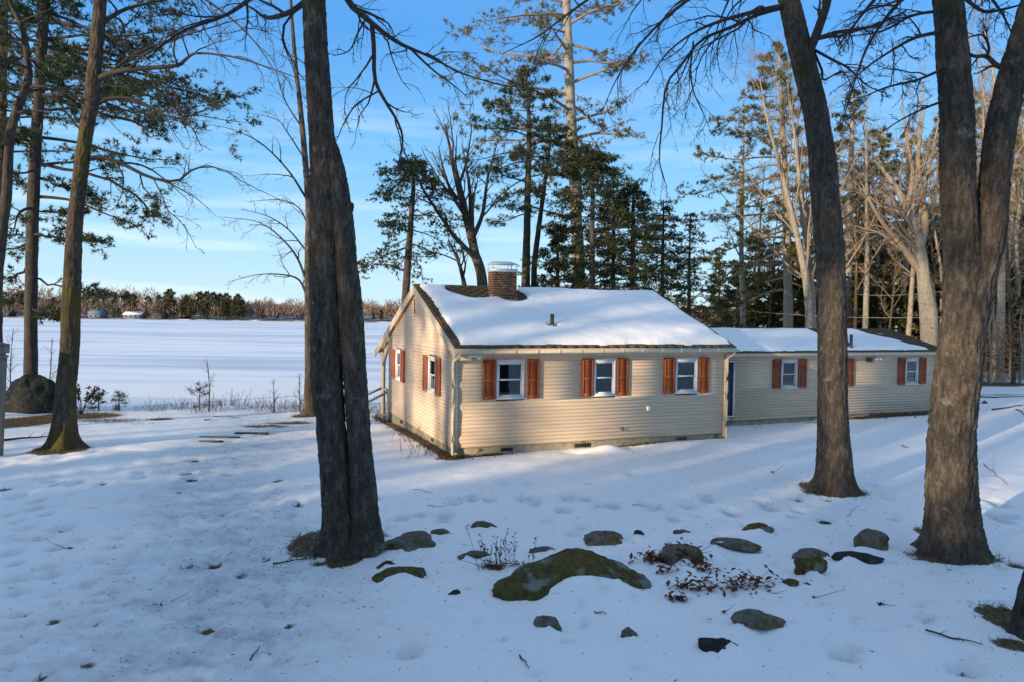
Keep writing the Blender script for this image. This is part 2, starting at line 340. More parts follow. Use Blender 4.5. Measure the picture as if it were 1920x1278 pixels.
for px, py in [(850, 940), (885, 934), (920, 938), (985, 936), (1005, 944), (1065, 934), (1098, 938), (1130, 950), (1150, 950), (1050, 958), (1060, 960), (1215, 945), (1227, 951), (1290, 948), (1325, 935), (1370, 960),
               (1445, 951), (1430, 940), (760, 970), (790, 965), (830, 966), (836, 972), (1860, 940), (1875, 948), (1865, 968), (1895, 970), (1878, 978), (1410, 985), (1500, 958), (560, 1010), (500, 1000), (470, 1008), (455, 1035), (440, 1000),
               (345, 1060), (420, 1080), (500, 1110), (510, 1125), (380, 1120), (420, 1180), (460, 1240), (490, 1180), (520, 1000), (300, 1130), (240, 1080), (160, 1090), (90, 1060), (40, 1010), (90, 1110), (150, 1160), (210, 1220), (30, 1110)]:
    pit(px+R.uniform(-4, 4), py, R.uniform(22, 36), R.uniform(9, 15), R.uniform(.03, .06), R.uniform(0, .3))
for _ in range(170):
    px, py = R.uniform(0, 560), R.uniform(880, 1278); k = py/1278
    pit(px, py, R.uniform(18, 50)*k, R.uniform(8, 22)*k, R.uniform(.015, .05), .6 if R.random() < .13 else 0)
for _ in range(90):
    px, py = R.uniform(700, 1920), R.uniform(880, 1278); pit(px, py, R.uniform(12, 30), R.uniform(5, 12), R.uniform(.012, .03), 0)
MOUNDS += [(*at_ground(1128, 1122)[:2], .52, .33, .26), (*at_ground(1060, 1118)[:2], .30, .16, .10), (*at_ground(455, 762)[:2], .8, .5, .38), (*at_ground(385, 764)[:2], 2.6, .5, .12),
           (*house_w(3.9, -.55, 0)[:2], .45, .28, .16), (*house_w(3.1, -.35, 0)[:2], .4, .25, -.10), (*house_w(6.6, -.6, 0)[:2], 1.8, .5, .08),
           (*at_ground(765, 1100)[:2], .32, .2, .10), (*at_ground(1285, 1075)[:2], .22, .16, .10), (*at_ground(1430, 1180)[:2], .26, .14, .07), (*at_ground(1025, 1040)[:2], .2, .1, .05)]
STONES = [
    ('long flat grey stone just right of the twin maple foot', 772, 1031, 96, 36, 'stone'), ('thin grey sliver of stone touching the long flat stone by the twin maple', 829, 1003, 42, 15, 'stone'),
    ('low grey stone furthest back, behind the tall dry stalks', 905, 992, 48, 18, 'stone'), ('small yellow green mossy stone behind the dark curved stone', 726, 1068, 44, 24, 'moss'),
    ('dark curved stone with snow lapping over its front, nearest the twin maple', 752, 1094, 100, 46, 'moss'), ('narrow grey stone beside the base of the dry stalks', 890, 1047, 58, 16, 'stone'),
    ('small grey stone right above the mossy boulder', 1020, 1041, 52, 20, 'stone'), ('broad grey stone set back between the mossy boulder and the wing', 1135, 1021, 78, 27, 'stone'),
    ('tiny dark stone tip right of the broad grey stone', 1198, 1007, 20, 9, 'darkrock'), ('small thin stone edge behind the leaf covered stone', 1277, 1002, 34, 9, 'stone'),
    ('rounded olive stone furthest back on the right half of the lawn', 1421, 1002, 66, 23, 'moss'), ('long low grey stone lying in front of the rounded olive one', 1373, 1034, 92, 20, 'stone'),
    ('brown stone covered with dead red leaves and twigs', 1278, 1064, 86, 42, 'stone'), ('grey dome stone left of the speckled oval stone pair', 1518, 1056, 72, 35, 'stone'),
    ('speckled oval stone nearest the forked maple', 1632, 1034, 74, 37, 'stone'), ('long dark jagged stone in front of the speckled oval one', 1616, 1060, 98, 28, 'darkrock'),
    ('blocky olive brown stone in front of the grey dome stone', 1520, 1087, 60, 32, 'moss'), ('little brownish stone beside the right end of the leafy branches', 1480, 1103, 48, 19, 'moss'),
    ('flat pale edged stone with snow over its middle, right foreground', 1417, 1181, 90, 26, 'stone'), ('wedge shaped dark angular stone closest to the bottom edge', 1345, 1224, 84, 36, 'darkrock'),
    ('pyramid shaped grey stone in front of the mossy boulder', 1023, 1182, 68, 38, 'stone'), ('tiny stone with a yellowed leaf on it, in the middle foreground', 1180, 1198, 32, 20, 'stone'),
    ('small moss tuft stone poking out of the drift below the boulder', 1167, 1124, 22, 13, 'moss'), ('thumb sized dark stone left of the mossy boulder', 852, 1114, 24, 8, 'darkrock')]
for a in STONES:   # snow laps unevenly over the stones
    for q_ in range(3):
        g_ = at_ground(a[1]+R.uniform(-.42, .42)*a[3], a[2]-R.uniform(-.15, .3)*a[4]); k = g_[1]/F
        MOUNDS.append((g_[0], g_[1], max(.07, a[3]*k*R.uniform(.14, .24)), R.uniform(.07, .12), a[4]*k*R.uniform(.16, .42)))
def seg(*a): return np.concatenate([np.arange(*s) for s in a])
xs = seg((-90, -22, 2.6), (-22, -13, .26), (-13, 9, .08), (9, 22, .18), (22, 34, .8), (34, 130, 4)); ys = seg((-60, 2, 2.4), (2, 5.6, .3), (5.6, 19, .08), (19, 30, .15), (30, 62, .7), (62, 420, 10))
X, Y = np.meshgrid(xs, ys); Z = ground_z(X, Y)
TREES_AT = {k: at_ground(*v) for k, v in dict(t1=(650, 1028), t2=(1565, 918), t3=(1787, 1038), t4=(118, 838), t6=(580, 776), te=(1918, 1190)).items()}
u_, v_ = hloc(X, Y); inside = ((u_ > .1) & (u_ < 7.9) & (v_ > .15) & (v_ < 7.6)) | ((u_ > 8) & (u_ < 18.8) & (v_ > 2.1) & (v_ < 6.3))
Z = np.where(inside, np.minimum(Z, -.1), Z)
bare = np.zeros_like(X); ice = np.zeros_like(X)
for (a, b_, rx_, ry_, dp, br) in PITS:
    ice = np.maximum(ice, (.9 if dp > .028 else .5)*np.exp(-((X-a)/rx_)**4-((Y-b_)/ry_)**4))
    if br: bare = np.maximum(bare, br*1.4*np.exp(-(((x_ := X-a)/rx_)**2+((Y-b_)/ry_)**2)*1.3))
def blob(px, py, w, h, s=1.):
    global bare
    g = at_ground(px, py); k = g[1]/F; bare = np.maximum(bare, s*np.exp(-(((X-g[0])/(w*k*.5))**2+((Y-g[1])/(h*k*.5*g[1]/CH))**2)**2*.8))
for p in [(598, 1014, 120, 60), (645, 1044, 80, 34), (700, 1000, 60, 16, .8), (1520, 912, 50, 16, .9), (1565, 922, 130, 22), (1787, 1046, 200, 30, .9), (1735, 1000, 40, 24, .8), (112, 842, 110, 20), (1895, 1165, 110, 66, 1.), (1900, 1210, 90, 30, .9),
          (30, 790, 150, 34, 1.1), (90, 782, 120, 24, 1.1), (165, 778, 130, 16, .9), (200, 786, 160, 12, .62), (300, 784, 60, 6, .8), (575, 777, 60, 9, 1.), (500, 797, 110, 7, .75), (545, 791, 110, 7, .75), (150, 838, 40, 8, .8), (255, 792, 150, 8, .45),
          (1850, 719, 190, 10, 1.), (1870, 740, 160, 5, .7), (745, 800, 70, 8, .55), (850, 1050, 0.1, .1, 0), (925, 1062, 60, 16, .8), (1235, 1052, 60, 14, .6), (1340, 1108, 120, 12, .45), (520, 1055, 40, 10, .5), (595, 1052, 34, 12, .7)]: blob(*p)
bw = np.exp(-((v_+.10)/.20)**2)*((u_ > -.35) & (u_ < 8.1))*(.55+.35*np.sin(u_*1.3+1.))+np.exp(-((u_+.12)/.28)**2)*((v_ > -.3) & (v_ < 9))*.95
bw = np.maximum(bw, np.exp(-((v_-1.92+.35)/.42)**2)*((u_ > 12.5) & (u_ < 19.3))*(.55+.5*sstep(13.5, 16, u_))); bw = np.maximum(bw, np.exp(-(((u_+.1)/.5)**2+((v_+.15)/.4)**2))*1.1)
bare = np.maximum(bare, bw)
wood = sstep(0, 5, (Y-33.5)-.25*np.abs(X-24)*0)*sstep(20, 23, X); bare = np.maximum(bare, wood*.62)
ice = np.maximum(ice, np.exp(-((X+3.2+.30*(Y-6)+.5*np.sin(Y*.5))/1.7)**2)*sstep(30, 22, Y))
ny, nx = X.shape; V = np.stack([X.ravel(), Y.ravel(), Z.ravel()], 1); i, j = np.meshgrid(np.arange(ny-1), np.arange(nx-1), indexing='ij'); o = i*nx+j
Q = np.stack([o, o+1, o+nx+1, o+nx], -1).reshape(-1, 4)
tag(link('snow_ground', mk('snow_ground', V, [Q], True, {'bare': bare.ravel(), 'ice': ice.ravel()}), M['snow']), kind='structure')
me = mk('lake', [(-1600, 24, LAKE_Z), (1600, 24, LAKE_Z), (1600, 900, LAKE_Z), (-1600, 900, LAKE_Z)], [[(0, 1, 2, 3)]]); tag(link('lake', me, M['lake']), kind='structure')
# dead grass blades in the bare places
R = rng(11); w = np.clip(bare-.33, 0, 1)*((Y < 30) & (Y > 5) & (X < 22)); gx = np.gradient(xs); gy = np.gradient(ys); pr = (w*gx[None]*gy[:, None]).ravel(); pr /= pr.sum()
ii = R.choice(len(pr), 24000, p=pr); P = V[ii]+np.stack([R.uniform(-.06, .06, len(ii)), R.uniform(-.06, .06, len(ii)), np.full(len(ii), -.004)], 1)
gv, gt, ti = tris(R, P, np.tile(A(0, 0, 0.15), (len(P), 1)), 2, .075, .009, .9, .10)
tag(link('dead_grass', mk('dead_grass', gv, [gt], False, {'tint': ti}), M['grass']), 'flattened straw coloured grass showing where the snow has melted', 'grass', kind='stuff')
gz = lambda x, y: float(ground_z(x, y))
def on(px, py): g = at_ground(px, py); return A(g[0], g[1], gz(g[0], g[1]))
# ------------------------------------------------------------------ cottage
house = thing('cottage', 'single storey cream clapboard cottage with rust red shutters, brick chimney and a long low wing', 'house', (HX, HY, 0), YAW)
ML, MW, WU1, WV, WVB = 8.0, 7.5, 18.95, 1.92, 6.4
def fr_front(v0): return lambda P: np.stack([P[:, 0], v0-P[:, 1], P[:, 2]], 1)
def fr_side(u0): return lambda P: np.stack([u0-P[:, 1], P[:, 0], P[:, 2]], 1)
FF, FG, FW = fr_front(0.), fr_side(0.), fr_front(WV)
EXPO = .0920
Rb = rng(5)
def clapboards(fr, z0, z1, lo, hi, openings):
    z = z0
    while z < z1-.02:
        h = min(EXPO, z1-z)+.014; segs = [(lo(z), hi(z))]
        for (a0, a1, c0, c1) in openings:
            if z+h > c0+.01 and z < c1-.01:
                ns = []
                for (p, q) in segs:
                    if a1 <= p or a0 >= q: ns.append((p, q)); continue
                    if a0 > p: ns.append((p, a0))
                    if a1 < q: ns.append((a1, q))
                segs = ns
        for (p, q) in segs:
            if q-p < .03: continue
            pt = max(p, lo(z+h)) if abs(p-lo(z)) < 1e-6 else p; qt = min(q, hi(z+h)) if abs(q-hi(z)) < 1e-6 else q
            if qt-pt < .02: qt = pt+.02
            e = Rb.uniform(-.0015, .0015); nb, ntp = .0125+e, .005
            MB(fr).hexa([(p, -.012, z), (q, -.012, z), (q, nb, z), (p, nb, z), (pt, -.012, z+h), (qt, -.012, z+h), (qt, ntp, z+h), (pt, ntp, z+h)]).build('clapboard', M['siding'], house)
        z += EXPO
FZ0 = .20
fwin = [(1.05, 1.80), (3.76, 4.42), (6.29, 7.02)]; fsh = [(.70, 1.02), (1.87, 2.20), (3.43, 3.74), (4.46, 4.78), (5.93, 6.25), (7.07, 7.39)]
gwin = [(1.67, 2.42), (5.74, 6.44)]; gsh = [(1.20, 1.60), (2.48, 2.88), (5.22, 5.66), (6.52, 6.98)]
wwin = [(11.73, 12.38), (13.90, 14.52), (17.33, 17.96)]; wsh = [(11.38, 11.69), (12.43, 12.77), (13.55, 13.86), (14.56, 14.86), (16.98, 17.29), (18.0, 18.33)]
DOOR = (9.10, 9.86, .36, 2.12)
RZ0, RS, RV, RZ = 2.65, .40, 3.80, 4.28; BS = (RZ-2.15)/(9.5-RV); UL, UR = -.12, 8.10
roof_z = lambda v: np.where(v < RV, RZ0+RS*(v+.28), RZ-BS*(v-RV))
WE, WEZ, WS, WR = 1.67, 2.38, .28, 4.20; WRZ = WEZ+WS*(WR-WE); WUR = 19.22
glo = lambda z: max(.0, (z+.13-RZ0)/RS-.28); ghi = lambda z: min(MW, RV+(RZ-.13-z)/BS)
clapboards(FF, FZ0, 2.50, lambda z: .05, lambda z: ML-.05, [(a, b_, 1.40, 2.31) for a, b_ in fwin])
clapboards(FG, FZ0-.05, 4.06, lambda z: max(.05, glo(z)), ghi, [(a, b_, 1.39, 2.29) for a, b_ in gwin]+[(3.86, 4.10, 3.42, 3.90)])
clapboards(FW, FZ0, 2.29, lambda z: ML+.02, lambda z: WU1-.05, [(a, b_, 1.22, 2.10) for a, b_ in wwin]+[DOOR])
# corner boards, frieze, foundations, end and back walls
def part(name, m_, *boxes, fr=None, parent=None):
    q = MB(fr)
    for b_ in boxes: q.box(*b_)
    return q.build(name, M[m_], house if parent is None else parent)
part('corner_board', 'trim', (-.026, .06, -.026, .003, .10, 2.52)); part('corner_board', 'trim', (-.0255, .002, .003, .075, .10, 2.545))
part('corner_board', 'trim', (ML-.06, ML+.026, -.026, .05, .10, 2.52)); part('corner_board', 'trim', (WU1-.06, WU1+.026, WV-.026, WV+.05, .12, 2.30))
part('corner_board', 'trim', (-.026, .002, MW-.07, MW+.026, -.1, 2.75))
part('frieze', 'trim', (.06, ML-.06, -.024, -.001, 2.44, 2.519)); part('frieze', 'trim', (ML+.03, WU1-.06, WV-.024, WV-.001, 2.23, 2.305))
part('soffit', 'trim', (-.10, 8.06, -.28, .02, 2.52, 2.545)); part('soffit', 'trim', (ML+.03, WUR-.05, WE, WV+.02, 2.306, 2.325))
part('foundation', 'found', (.01, ML-.01, .012, .2, -.4, .205)); part('foundation', 'found', (.012, .2, .02, MW-.02, -.6, .16)); part('foundation', 'found', (ML+.01, WU1-.01, WV+.02, WV+.2, -.4, .205))
part('wall', 'trim', (ML-.02, ML-.002, .03, MW, 0, 2.5)); part('wall', 'trim', (.03, ML-.02, MW-.02, MW-.001, -.4, 2.9)); part('wall', 'trim', (WU1-.03, WU1-.004, WV+.03, WVB, 0, 2.4)); part('wall', 'trim', (ML, WU1-.03, WVB-.02, WVB, 0, 2.4))
g_ = MB(); zf = 2.5
g_.add([(ML-.02, .0, zf), (ML-.02, MW, zf), (ML-.02, MW, float(roof_z(MW))-.12), (ML-.02, RV, RZ-.12), (ML-.02, 0, float(roof_z(0.))-.12)], None, [(0, 1, 2), (0, 2, 3), (0, 3, 4)]); g_.build('gable_wall', M['trim'], house)
g_ = MB(); g_.add([(WU1-.02, WV, 2.3), (WU1-.02, WVB, 2.3), (WU1-.02, WR, WRZ-.1), (WU1-.02, WV, 2.35)], None, [(0, 1, 2), (0, 2, 3)]); g_.build('gable_wall', M['siding'], house)
for (a0, a1, z0, z1, fr_) in [(1.2, 1.52, .06, .14, FF), (3.25, 3.72, .04, .14, FF), (6.38, 6.72, .07, .15, FF), (5.55, 5.85, .0, .1, FG), (1.92, 2.18, .03, .12, FG)]:
    p = part('foundation_vent', 'dark', (a0, a1, -.012, -.002, z0, z1), fr=fr_); q = MB(fr_)
    for k in range(6): a = a0+(k+.5)*(a1-a0)/6; q.box(a-.008, a+.008, -.002, .006, z0, z1)
    tag(q.build('grille', M['vent'], p), kind='stuff')
# windows
def window(fr, a0, a1, z0, z1, blind=0., glow=.5):
    cw = .055; q = MB(fr)
    q.box(a0-.002, a0+cw, -.03, .034, z0, z1); q.box(a1-cw, a1+.002, -.03, .034, z0, z1); q.box(a0+cw, a1-cw, -.03, .034, z1-cw, z1+.002); q.box(a0-.06, a1+.06, .0, .052, z0-.045, z0-.003); q.box(a0+cw, a1-cw, -.03, .034, z0, z0+.03)
    q.box(a0-.05, a1+.05, .012, .046, z1+.004, z1+.04)
    w = q.build('window', M['white'], house); b0, b1, c0, c1 = a0+cw, a1-cw, z0+.03, z1-cw; zm = (c0+c1)/2
    for (s0, s1, n0) in ((zm-.018, c1, .0), (c0, zm+.018, -.022)):
        s = MB(fr); f = .032; s.box(b0, b0+f, n0-.016, n0+.012, s0, s1); s.box(b1-f, b1, n0-.016, n0+.012, s0, s1); s.box(b0+f, b1-f, n0-.016, n0+.012, s0, s0+.036); s.box(b0+f, b1-f, n0-.016, n0+.012, s1-f, s1)
        s.build('sash', M['white'], w)
        e = .008; MB(fr).add([(b0+f-e, n0-.003, s0+.03), (b1-f+e, n0-.003, s0+.03), (b1-f+e, n0-.003, s1-f+e), (b0+f-e, n0-.003, s1-f+e)], [(0, 1, 2, 3)] if fr is not FG else [(3, 2, 1, 0)]).build('pane', M['glass'], w)
    r = MB(fr); d = -.75; e = .25
    P8 = np.array([(b0, -.045, c0), (b1, -.045, c0), (b1, -.045, c1), (b0, -.045, c1), (b0-e, d, c0-.1), (b1+e, d, c0-.1), (b1+e, d, c1+.1), (b0-e, d, c1+.1)])
    r.add(P8, [(0, 1, 5, 4), (1, 2, 6, 5), (2, 3, 7, 6), (3, 0, 4, 7), (4, 5, 6, 7)]); r.build('room_wall', M['room'], w)
    if blind: MB(fr).box(b0+.01, b1-.01, -.075, -.07, c0, c0+blind).build('curtain', M['blind'], w)
for k, (a, b_) in enumerate(fwin): window(FF, a, b_, 1.40, 2.31, (.10, 0, 0)[k])
for a, b_ in gwin: window(FG, a, b_, 1.39, 2.29, .3)
for k, (a, b_) in enumerate(wwin): window(FW, a, b_, 1.22, 2.10, .2 if k == 2 else 0)
def shutter(fr, a0, a1, z0, z1, mm='shutter'):
    q = MB(fr); st = .045; n0, n1 = .024, .062; zm = z0+(z1-z0)*.47
    q.box(a0, a0+st, n0, n1, z0, z1); q.box(a1-st, a1, n0, n1, z0, z1)
    for (p0, p1) in ((z0, z0+.07), (zm-.025, zm+.025), (z1-.06, z1)): q.box(a0+st, a1-st, n0, n1, p0, p1)
    s = q.build('shutter', M[mm], house); l = MB(fr)
    for (p0, p1) in ((z0+.07, zm-.025), (zm+.025, z1-.06)):
        k = int((p1-p0)/.034)
        for i in range(k):
            c0 = p0+(p1-p0)*i/k; h = (p1-p0)/k
            l.hexa([(a0+st, n1-.012, c0), (a1-st, n1-.012, c0), (a1-st, n1-.004, c0+.004), (a0+st, n1-.004, c0+.004), (a0+st, n0+.002, c0+h), (a1-st, n0+.002, c0+h), (a1-st, n0+.010, c0+h+.004), (a0+st, n0+.010, c0+h+.004)])
    tag(l.build('louvers', M[mm], s), kind='stuff')
for a, b_ in fsh: shutter(FF, a, b_, 1.37, 2.35)
for a, b_ in gsh: shutter(FG, a, b_, 1.33, 2.33, 'shutter2')
for a, b_ in wsh: shutter(FW, a, b_, 1.19, 2.14, 'shutter2')
# door of the wing
q = MB(FW); q.box(DOOR[0], DOOR[0]+.05, -.03, .03, DOOR[2], DOOR[3]); q.box(DOOR[1]-.05, DOOR[1], -.03, .03, DOOR[2], DOOR[3]); q.box(DOOR[0]+.05, DOOR[1]-.05, -.03, .03, DOOR[3]-.05, DOOR[3]); q.box(DOOR[0], DOOR[1], -.03, .05, DOOR[2]-.03, DOOR[2])
fr0 = q.build('door_frame', M['white'], house); q = MB(FW); q.box(DOOR[0]+.05, DOOR[1]-.05, -.05, -.015, DOOR[2], DOOR[3]-.05); q.box(DOOR[0]+.12, DOOR[1]-.12, -.015, -.006, DOOR[2]+.12, DOOR[2]+.75); q.box(DOOR[0]+.12, DOOR[1]-.12, -.015, -.006, DOOR[2]+.9, DOOR[3]-.16); q.build('door', M['door'], house)
# gable louver vent
v = part('gable_vent', 'trim', (3.84, 3.88, 0, .03, 3.40, 3.92), (4.08, 4.12, 0, .03, 3.40, 3.92), (3.88, 4.08, 0, .03, 3.40, 3.43), (3.88, 4.08, 0, .03, 3.89, 3.92), fr=FG); q = MB(FG)
for k in range(8): z = 3.44+k*.056; q.hexa([(3.88, .015, z), (4.08, .015, z), (4.08, .02, z+.006), (3.88, .02, z+.006), (3.88, -.03, z+.045), (4.08, -.03, z+.045), (4.08, -.025, z+.05), (3.88, -.025, z+.05)])
q.box(3.88, 4.08, -.06, -.05, 3.42, 3.90); tag(q.build('louvers', M['vent'], v), kind='stuff')
# roofs: decks, shingles, rake boards, gutters
def slab(q, u0, u1, v0, z0, v1, z1, t): q.hexa([(u0, v0, z0-t), (u1, v0, z0-t), (u1, v1, z1-t), (u0, v1, z1-t), (u0, v0, z0), (u1, v0, z0), (u1, v1, z1), (u0, v1, z1)])
q = MB(); slab(q, UL, UR, -.30, RZ0-.012-.008, RV, RZ-.012, .085); slab(q, UL, UR, 9.5, 2.15-.012, RV, RZ-.012, .085); q.build('roof_deck', M['trim'], house)
q = MB(); slab(q, ML+.01, WUR, WE-.02, WEZ-.018, WR, WRZ-.012, .055); slab(q, ML+.01, WUR, WVB+.35, WRZ-WS*(WVB+.35-WR)-.012, WR, WRZ-.012, .055); q.build('roof_deck', M['trim'], house)
def strip(name, m_, pts, w, n0, n1):   # board along the gable line
    for (p, r) in zip(pts[:-1], pts[1:]):
        MB().hexa([(n0, p[0], p[1]-w), (n1, p[0], p[1]-w), (n1, r[0], r[1]-w), (n0, r[0], r[1]-w), (n0, p[0], p[1]), (n1, p[0], p[1]), (n1, r[0], r[1]), (n0, r[0], r[1])]).build(name, M[m_], house)
strip('rake_board', 'trim', [(-.30, RZ0-.10), (RV, RZ-.10), (9.5, 2.15-.10)], .15, UL+.004, UL+.03)
strip('rake_board', 'trim', [(WE, WEZ-.075), (WR, WRZ-.075), (WVB+.35, WRZ-WS*(WVB+.35-WR)-.075)], .11, WUR-.03, WUR-.004)
part('fascia', 'trim', (UL, UR-.02, -.305, -.282, 2.50, 2.615)); part('fascia', 'trim', (ML+.02, WUR-.02, WE-.04, WE-.022, 2.27, 2.335))
def gutter(u0, u1, v, z):
    q = MB(); q.box(u0, u1, v-.10, v, z, z+.006); q.box(u0, u1, v-.108, v-.10, z, z+.075); q.box(u0, u1, v-.004, v, z+.006, z+.09); q.box(u0, u0+.006, v-.1, v-.004, z+.006, z+.075); q.box(u1-.006, u1, v-.1, v-.004, z+.006, z+.075)
    o = q.build('gutter', M['trim'], house); k = int((u1-u0)/.62)
    for i in range(k): a = u0+.3+i*(u1-u0-.4)/k; MB().box(a-.018, a+.018, v-.116, v-.1085, z+.005, z+.1).build('gutter_bracket', M['trim'], o)
gutter(UL+.02, UR, -.308, 2.515); gutter(ML+.05, WUR, WE-.045, 2.265)
def downspout(pts, r=.037):
    P = spline(pts, 26); MB().tube(P, np.full(len(P), r), 8).build('downspout', M['trim'], house, True)
downspout([(.0, -.36, 2.54), (-.01, -.30, 2.44), (-.05, -.10, 2.34), (-.075, -.065, 2.2), (-.075, -.065, 1.2), (-.075, -.065, .18), (-.085, -.16, .08)])
downspout([(8.0, -.36, 2.54), (8.0, -.30, 2.44), (7.985, -.12, 2.34), (7.985, -.075, 2.2), (7.985, -.075, 1.2), (7.985, -.075, .22), (7.985, -.17, .10)])
downspout([(18.9, WE-.1, 2.29), (18.9, WE-.04, 2.2), (18.92, WV-.09, 2.08), (18.92, WV-.075, 1.9), (18.92, WV-.075, .9), (18.92, WV-.075, .22), (18.92, WV-.15, .14)], .03)
# snow on the roofs: thickness from the distance to the melted edges
def roof_snow(name, label, u0, u1, v0, v1, zf, sl, dist, seed, tmax):
    us = np.arange(u0, u1+.001, .045); vs = np.arange(v0, v1+.001, .045); U, Vv = np.meshgrid(us, vs)
    nz = fbm(U/.5, Vv/.5, seed, 3)-.5; D = dist(U, Vv)+.10*nz
    T = tmax*(1-np.exp(-np.clip(D, 0, None)/.055))*(.55+1.1*fbm(U/1.1, Vv/.8, seed+4, 3)); T = np.where(D > 0, T+.012, -.03)
    Z_ = zf+sl*(Vv-v0)+T; keep = D > -.05
    n_y, n_x = U.shape; i, j = np.meshgrid(np.arange(n_y-1), np.arange(n_x-1), indexing='ij'); o = i*n_x+j; Qq = np.stack([o, o+1, o+n_x+1, o+n_x], -1).reshape(-1, 4)
    kk = keep.ravel(); Qq = Qq[kk[Qq].any(1)]
    o = link(name, mk(name, np.stack([U.ravel(), Vv.ravel(), Z_.ravel()], 1), [Qq], True), M['rsnow']); o.location = (HX, HY, 0); o.rotation_euler = (0, 0, YAW)
    return tag(o, label, 'snow', None, 'stuff'), (lambda a, b_: dist(a, b_))
def d_main(u, v):
    d = np.minimum.reduce([u-.10-.03*np.sin(v*3), 8.0-u, v+.16+.02*np.sin(u*2.1), np.full_like(u, 9.)])
    d = np.minimum(d, (3.74-v)*.8+.03*np.sin(u*1.7))
    e = np.sqrt(((u-1.55)/.78)**2+((v-3.42)/.62)**2); d = np.minimum(d, (e-1)*.45)
    e = np.sqrt(((u-2.62)/.52)**2+((v-3.15)/.55)**2); d = np.minimum(d, (e-1)*.45)
    e = np.sqrt(((u-3.02)/.10)**2+((v-.98)/.09)**2); return np.minimum(d, (e-1)*.09)
def d_wing(u, v):
    d = np.minimum.reduce([u-7.9, v-1.77, (4.10-v)*.8+.03*np.sin(u*1.5)])
    d = np.minimum(d, 18.35-u-.55*(v-1.8)+.1*np.sin(v*5))
    e = np.maximum(np.abs(u-15.3-.42*(v-3.0))-.62*(v-1.95)/1.6, 2.0-v); d = np.minimum(d, e*.6)
    return d
_, dm = roof_snow('roof_snow', 'thick smooth snow blanket covering the main cottage roof around the chimney', UL+.02, UR-.06, -.28, RV-.03, RZ0, RS, d_main, 2., .085)
_, dw = roof_snow('roof_snow', 'thinner snow sheet with melted brown gaps on the long wing roof', ML+.12, WUR-.05, WE, WR-.03, WEZ, WS, d_wing, 9., .07)
# shingles: tapered tabs; the ones showing outside the snow are objects, the rest one part
def shingle_mesh(w, l):
    return MB().hexa([(0, 0, -.002), (w, 0, -.002), (w, l, -.003), (0, l, -.003), (0, 0, .014), (w, 0, .014), (w, l, .0), (0, l, .0)]).mesh('shingle')
Rs = rng(21); tab = shingle_mesh(.296, .30); tab.materials.append(M['shingle']); spots = []; bulk = MB()
for (u0, u1, v0, v1, zf, sl, dd, ex) in [(UL, UR, -.31, RV, RZ0-.012, RS, d_main, .15), (ML+.02, WUR, WE-.03, WR, WEZ-.009, WS, d_wing, .15)]:
    ca = 1/math.sqrt(1+sl*sl); nrow = int((v1-v0)/(ex*ca))
    for r_ in range(nrow):
        v = v0+r_*ex*ca; u = u0-(.15 if r_ % 2 else 0)
        while u < u1-.02:
            a0, a1 = max(u, u0), min(u+.296, u1); full = (a1-a0) > .28; l = min(.30, (v1-v)/ca-.005)
            dv = float(dd(np.array([(a0+a1)/2]), np.array([v+.05]))[0])
            if full and l > .29 and dv < .07 and v > v0+.1: spots.append((dv, a0, v, zf+sl*(v-v0), math.atan(sl)))
            else:
                h = Rs.uniform(0, .004); P = np.array([(0, 0, -.002), (a1-a0-.004, 0, -.002), (a1-a0-.004, l, -.003), (0, l, -.003), (0, 0, .014+h), (a1-a0-.004, 0, .014+h), (a1-a0-.004, l, .0), (0, l, .0)], float)
                y, z = P[:, 1]*ca-P[:, 2]*sl*ca, P[:, 1]*sl*ca+P[:, 2]*ca; bulk.hexa(np.stack([P[:, 0]+a0, y+v, z+zf+sl*(v-v0)], 1))
            u += .30
spots.sort(); 
for k, (dv, a, v, z, an) in enumerate(spots):
    if k < 290:
        o = link('shingle', tab, None, house, (a, v, z+Rs.uniform(0, .003))); o.rotation_euler = (an+Rs.uniform(-.006, .006), 0, Rs.uniform(-.01, .01))
    else:
        P = np.array([v_.co for v_ in tab.vertices]); c_, s_ = math.cos(an), math.sin(an); bulk.hexa(np.stack([P[:, 0]+a, P[:, 1]*c_-P[:, 2]*s_+v, P[:, 1]*s_+P[:, 2]*c_+z], 1))
tag(bulk.build('roof_shingles', M['shingle'], house), kind='stuff')
for (u0, u1, v, z, sl, bs) in [(UL, UR, RV, RZ, RS, BS), (ML+.2, WUR, WR, WRZ, WS, WS)]:
    k = int((u1-u0)/.3)
    for i in range(k):
        a, e = u0+i*(u1-u0)/k, u0+(i+1.12)*(u1-u0)/k; e = min(e, u1); t1 = .012+.012*(1-i % 2)*0; w_ = .13
        MB().add([(a, v-w_, z-sl*w_+.012), (e, v-w_, z-sl*w_+.022), (e, v, z+.035), (a, v, z+.024), (a, v+w_, z-bs*w_+.012), (e, v+w_, z-bs*w_+.022)], [(0, 1, 2, 3), (3, 2, 5, 4)]).build('ridge_cap', M['shingle'], house)
# pipes on the roofs
def pipe(u, v, z, h, r, fl):
    P = np.array([(u, v, z), (u, v, z+h*.5), (u, v, z+h)]); o = MB().tube(P, [r]*3, 12).build('vent_pipe', M['vent'], house, True)
    q = MB(); q.tube([(u, v-.0, z-.02), (u, v, z+.03), (u, v, z+.05)], [r*fl, r*fl*.9, r*1.2], 12); q.build('pipe_boot', M['lead'], o, True)
pipe(3.02, 1.0, 3.14, .34, .055, 2.2); pipe(15.05, 2.2, WEZ+WS*(2.2-WE), .40, .05, 2.2); pipe(17.95, 3.55, WEZ+WS*(3.55-WE), .36, .055, 2.)
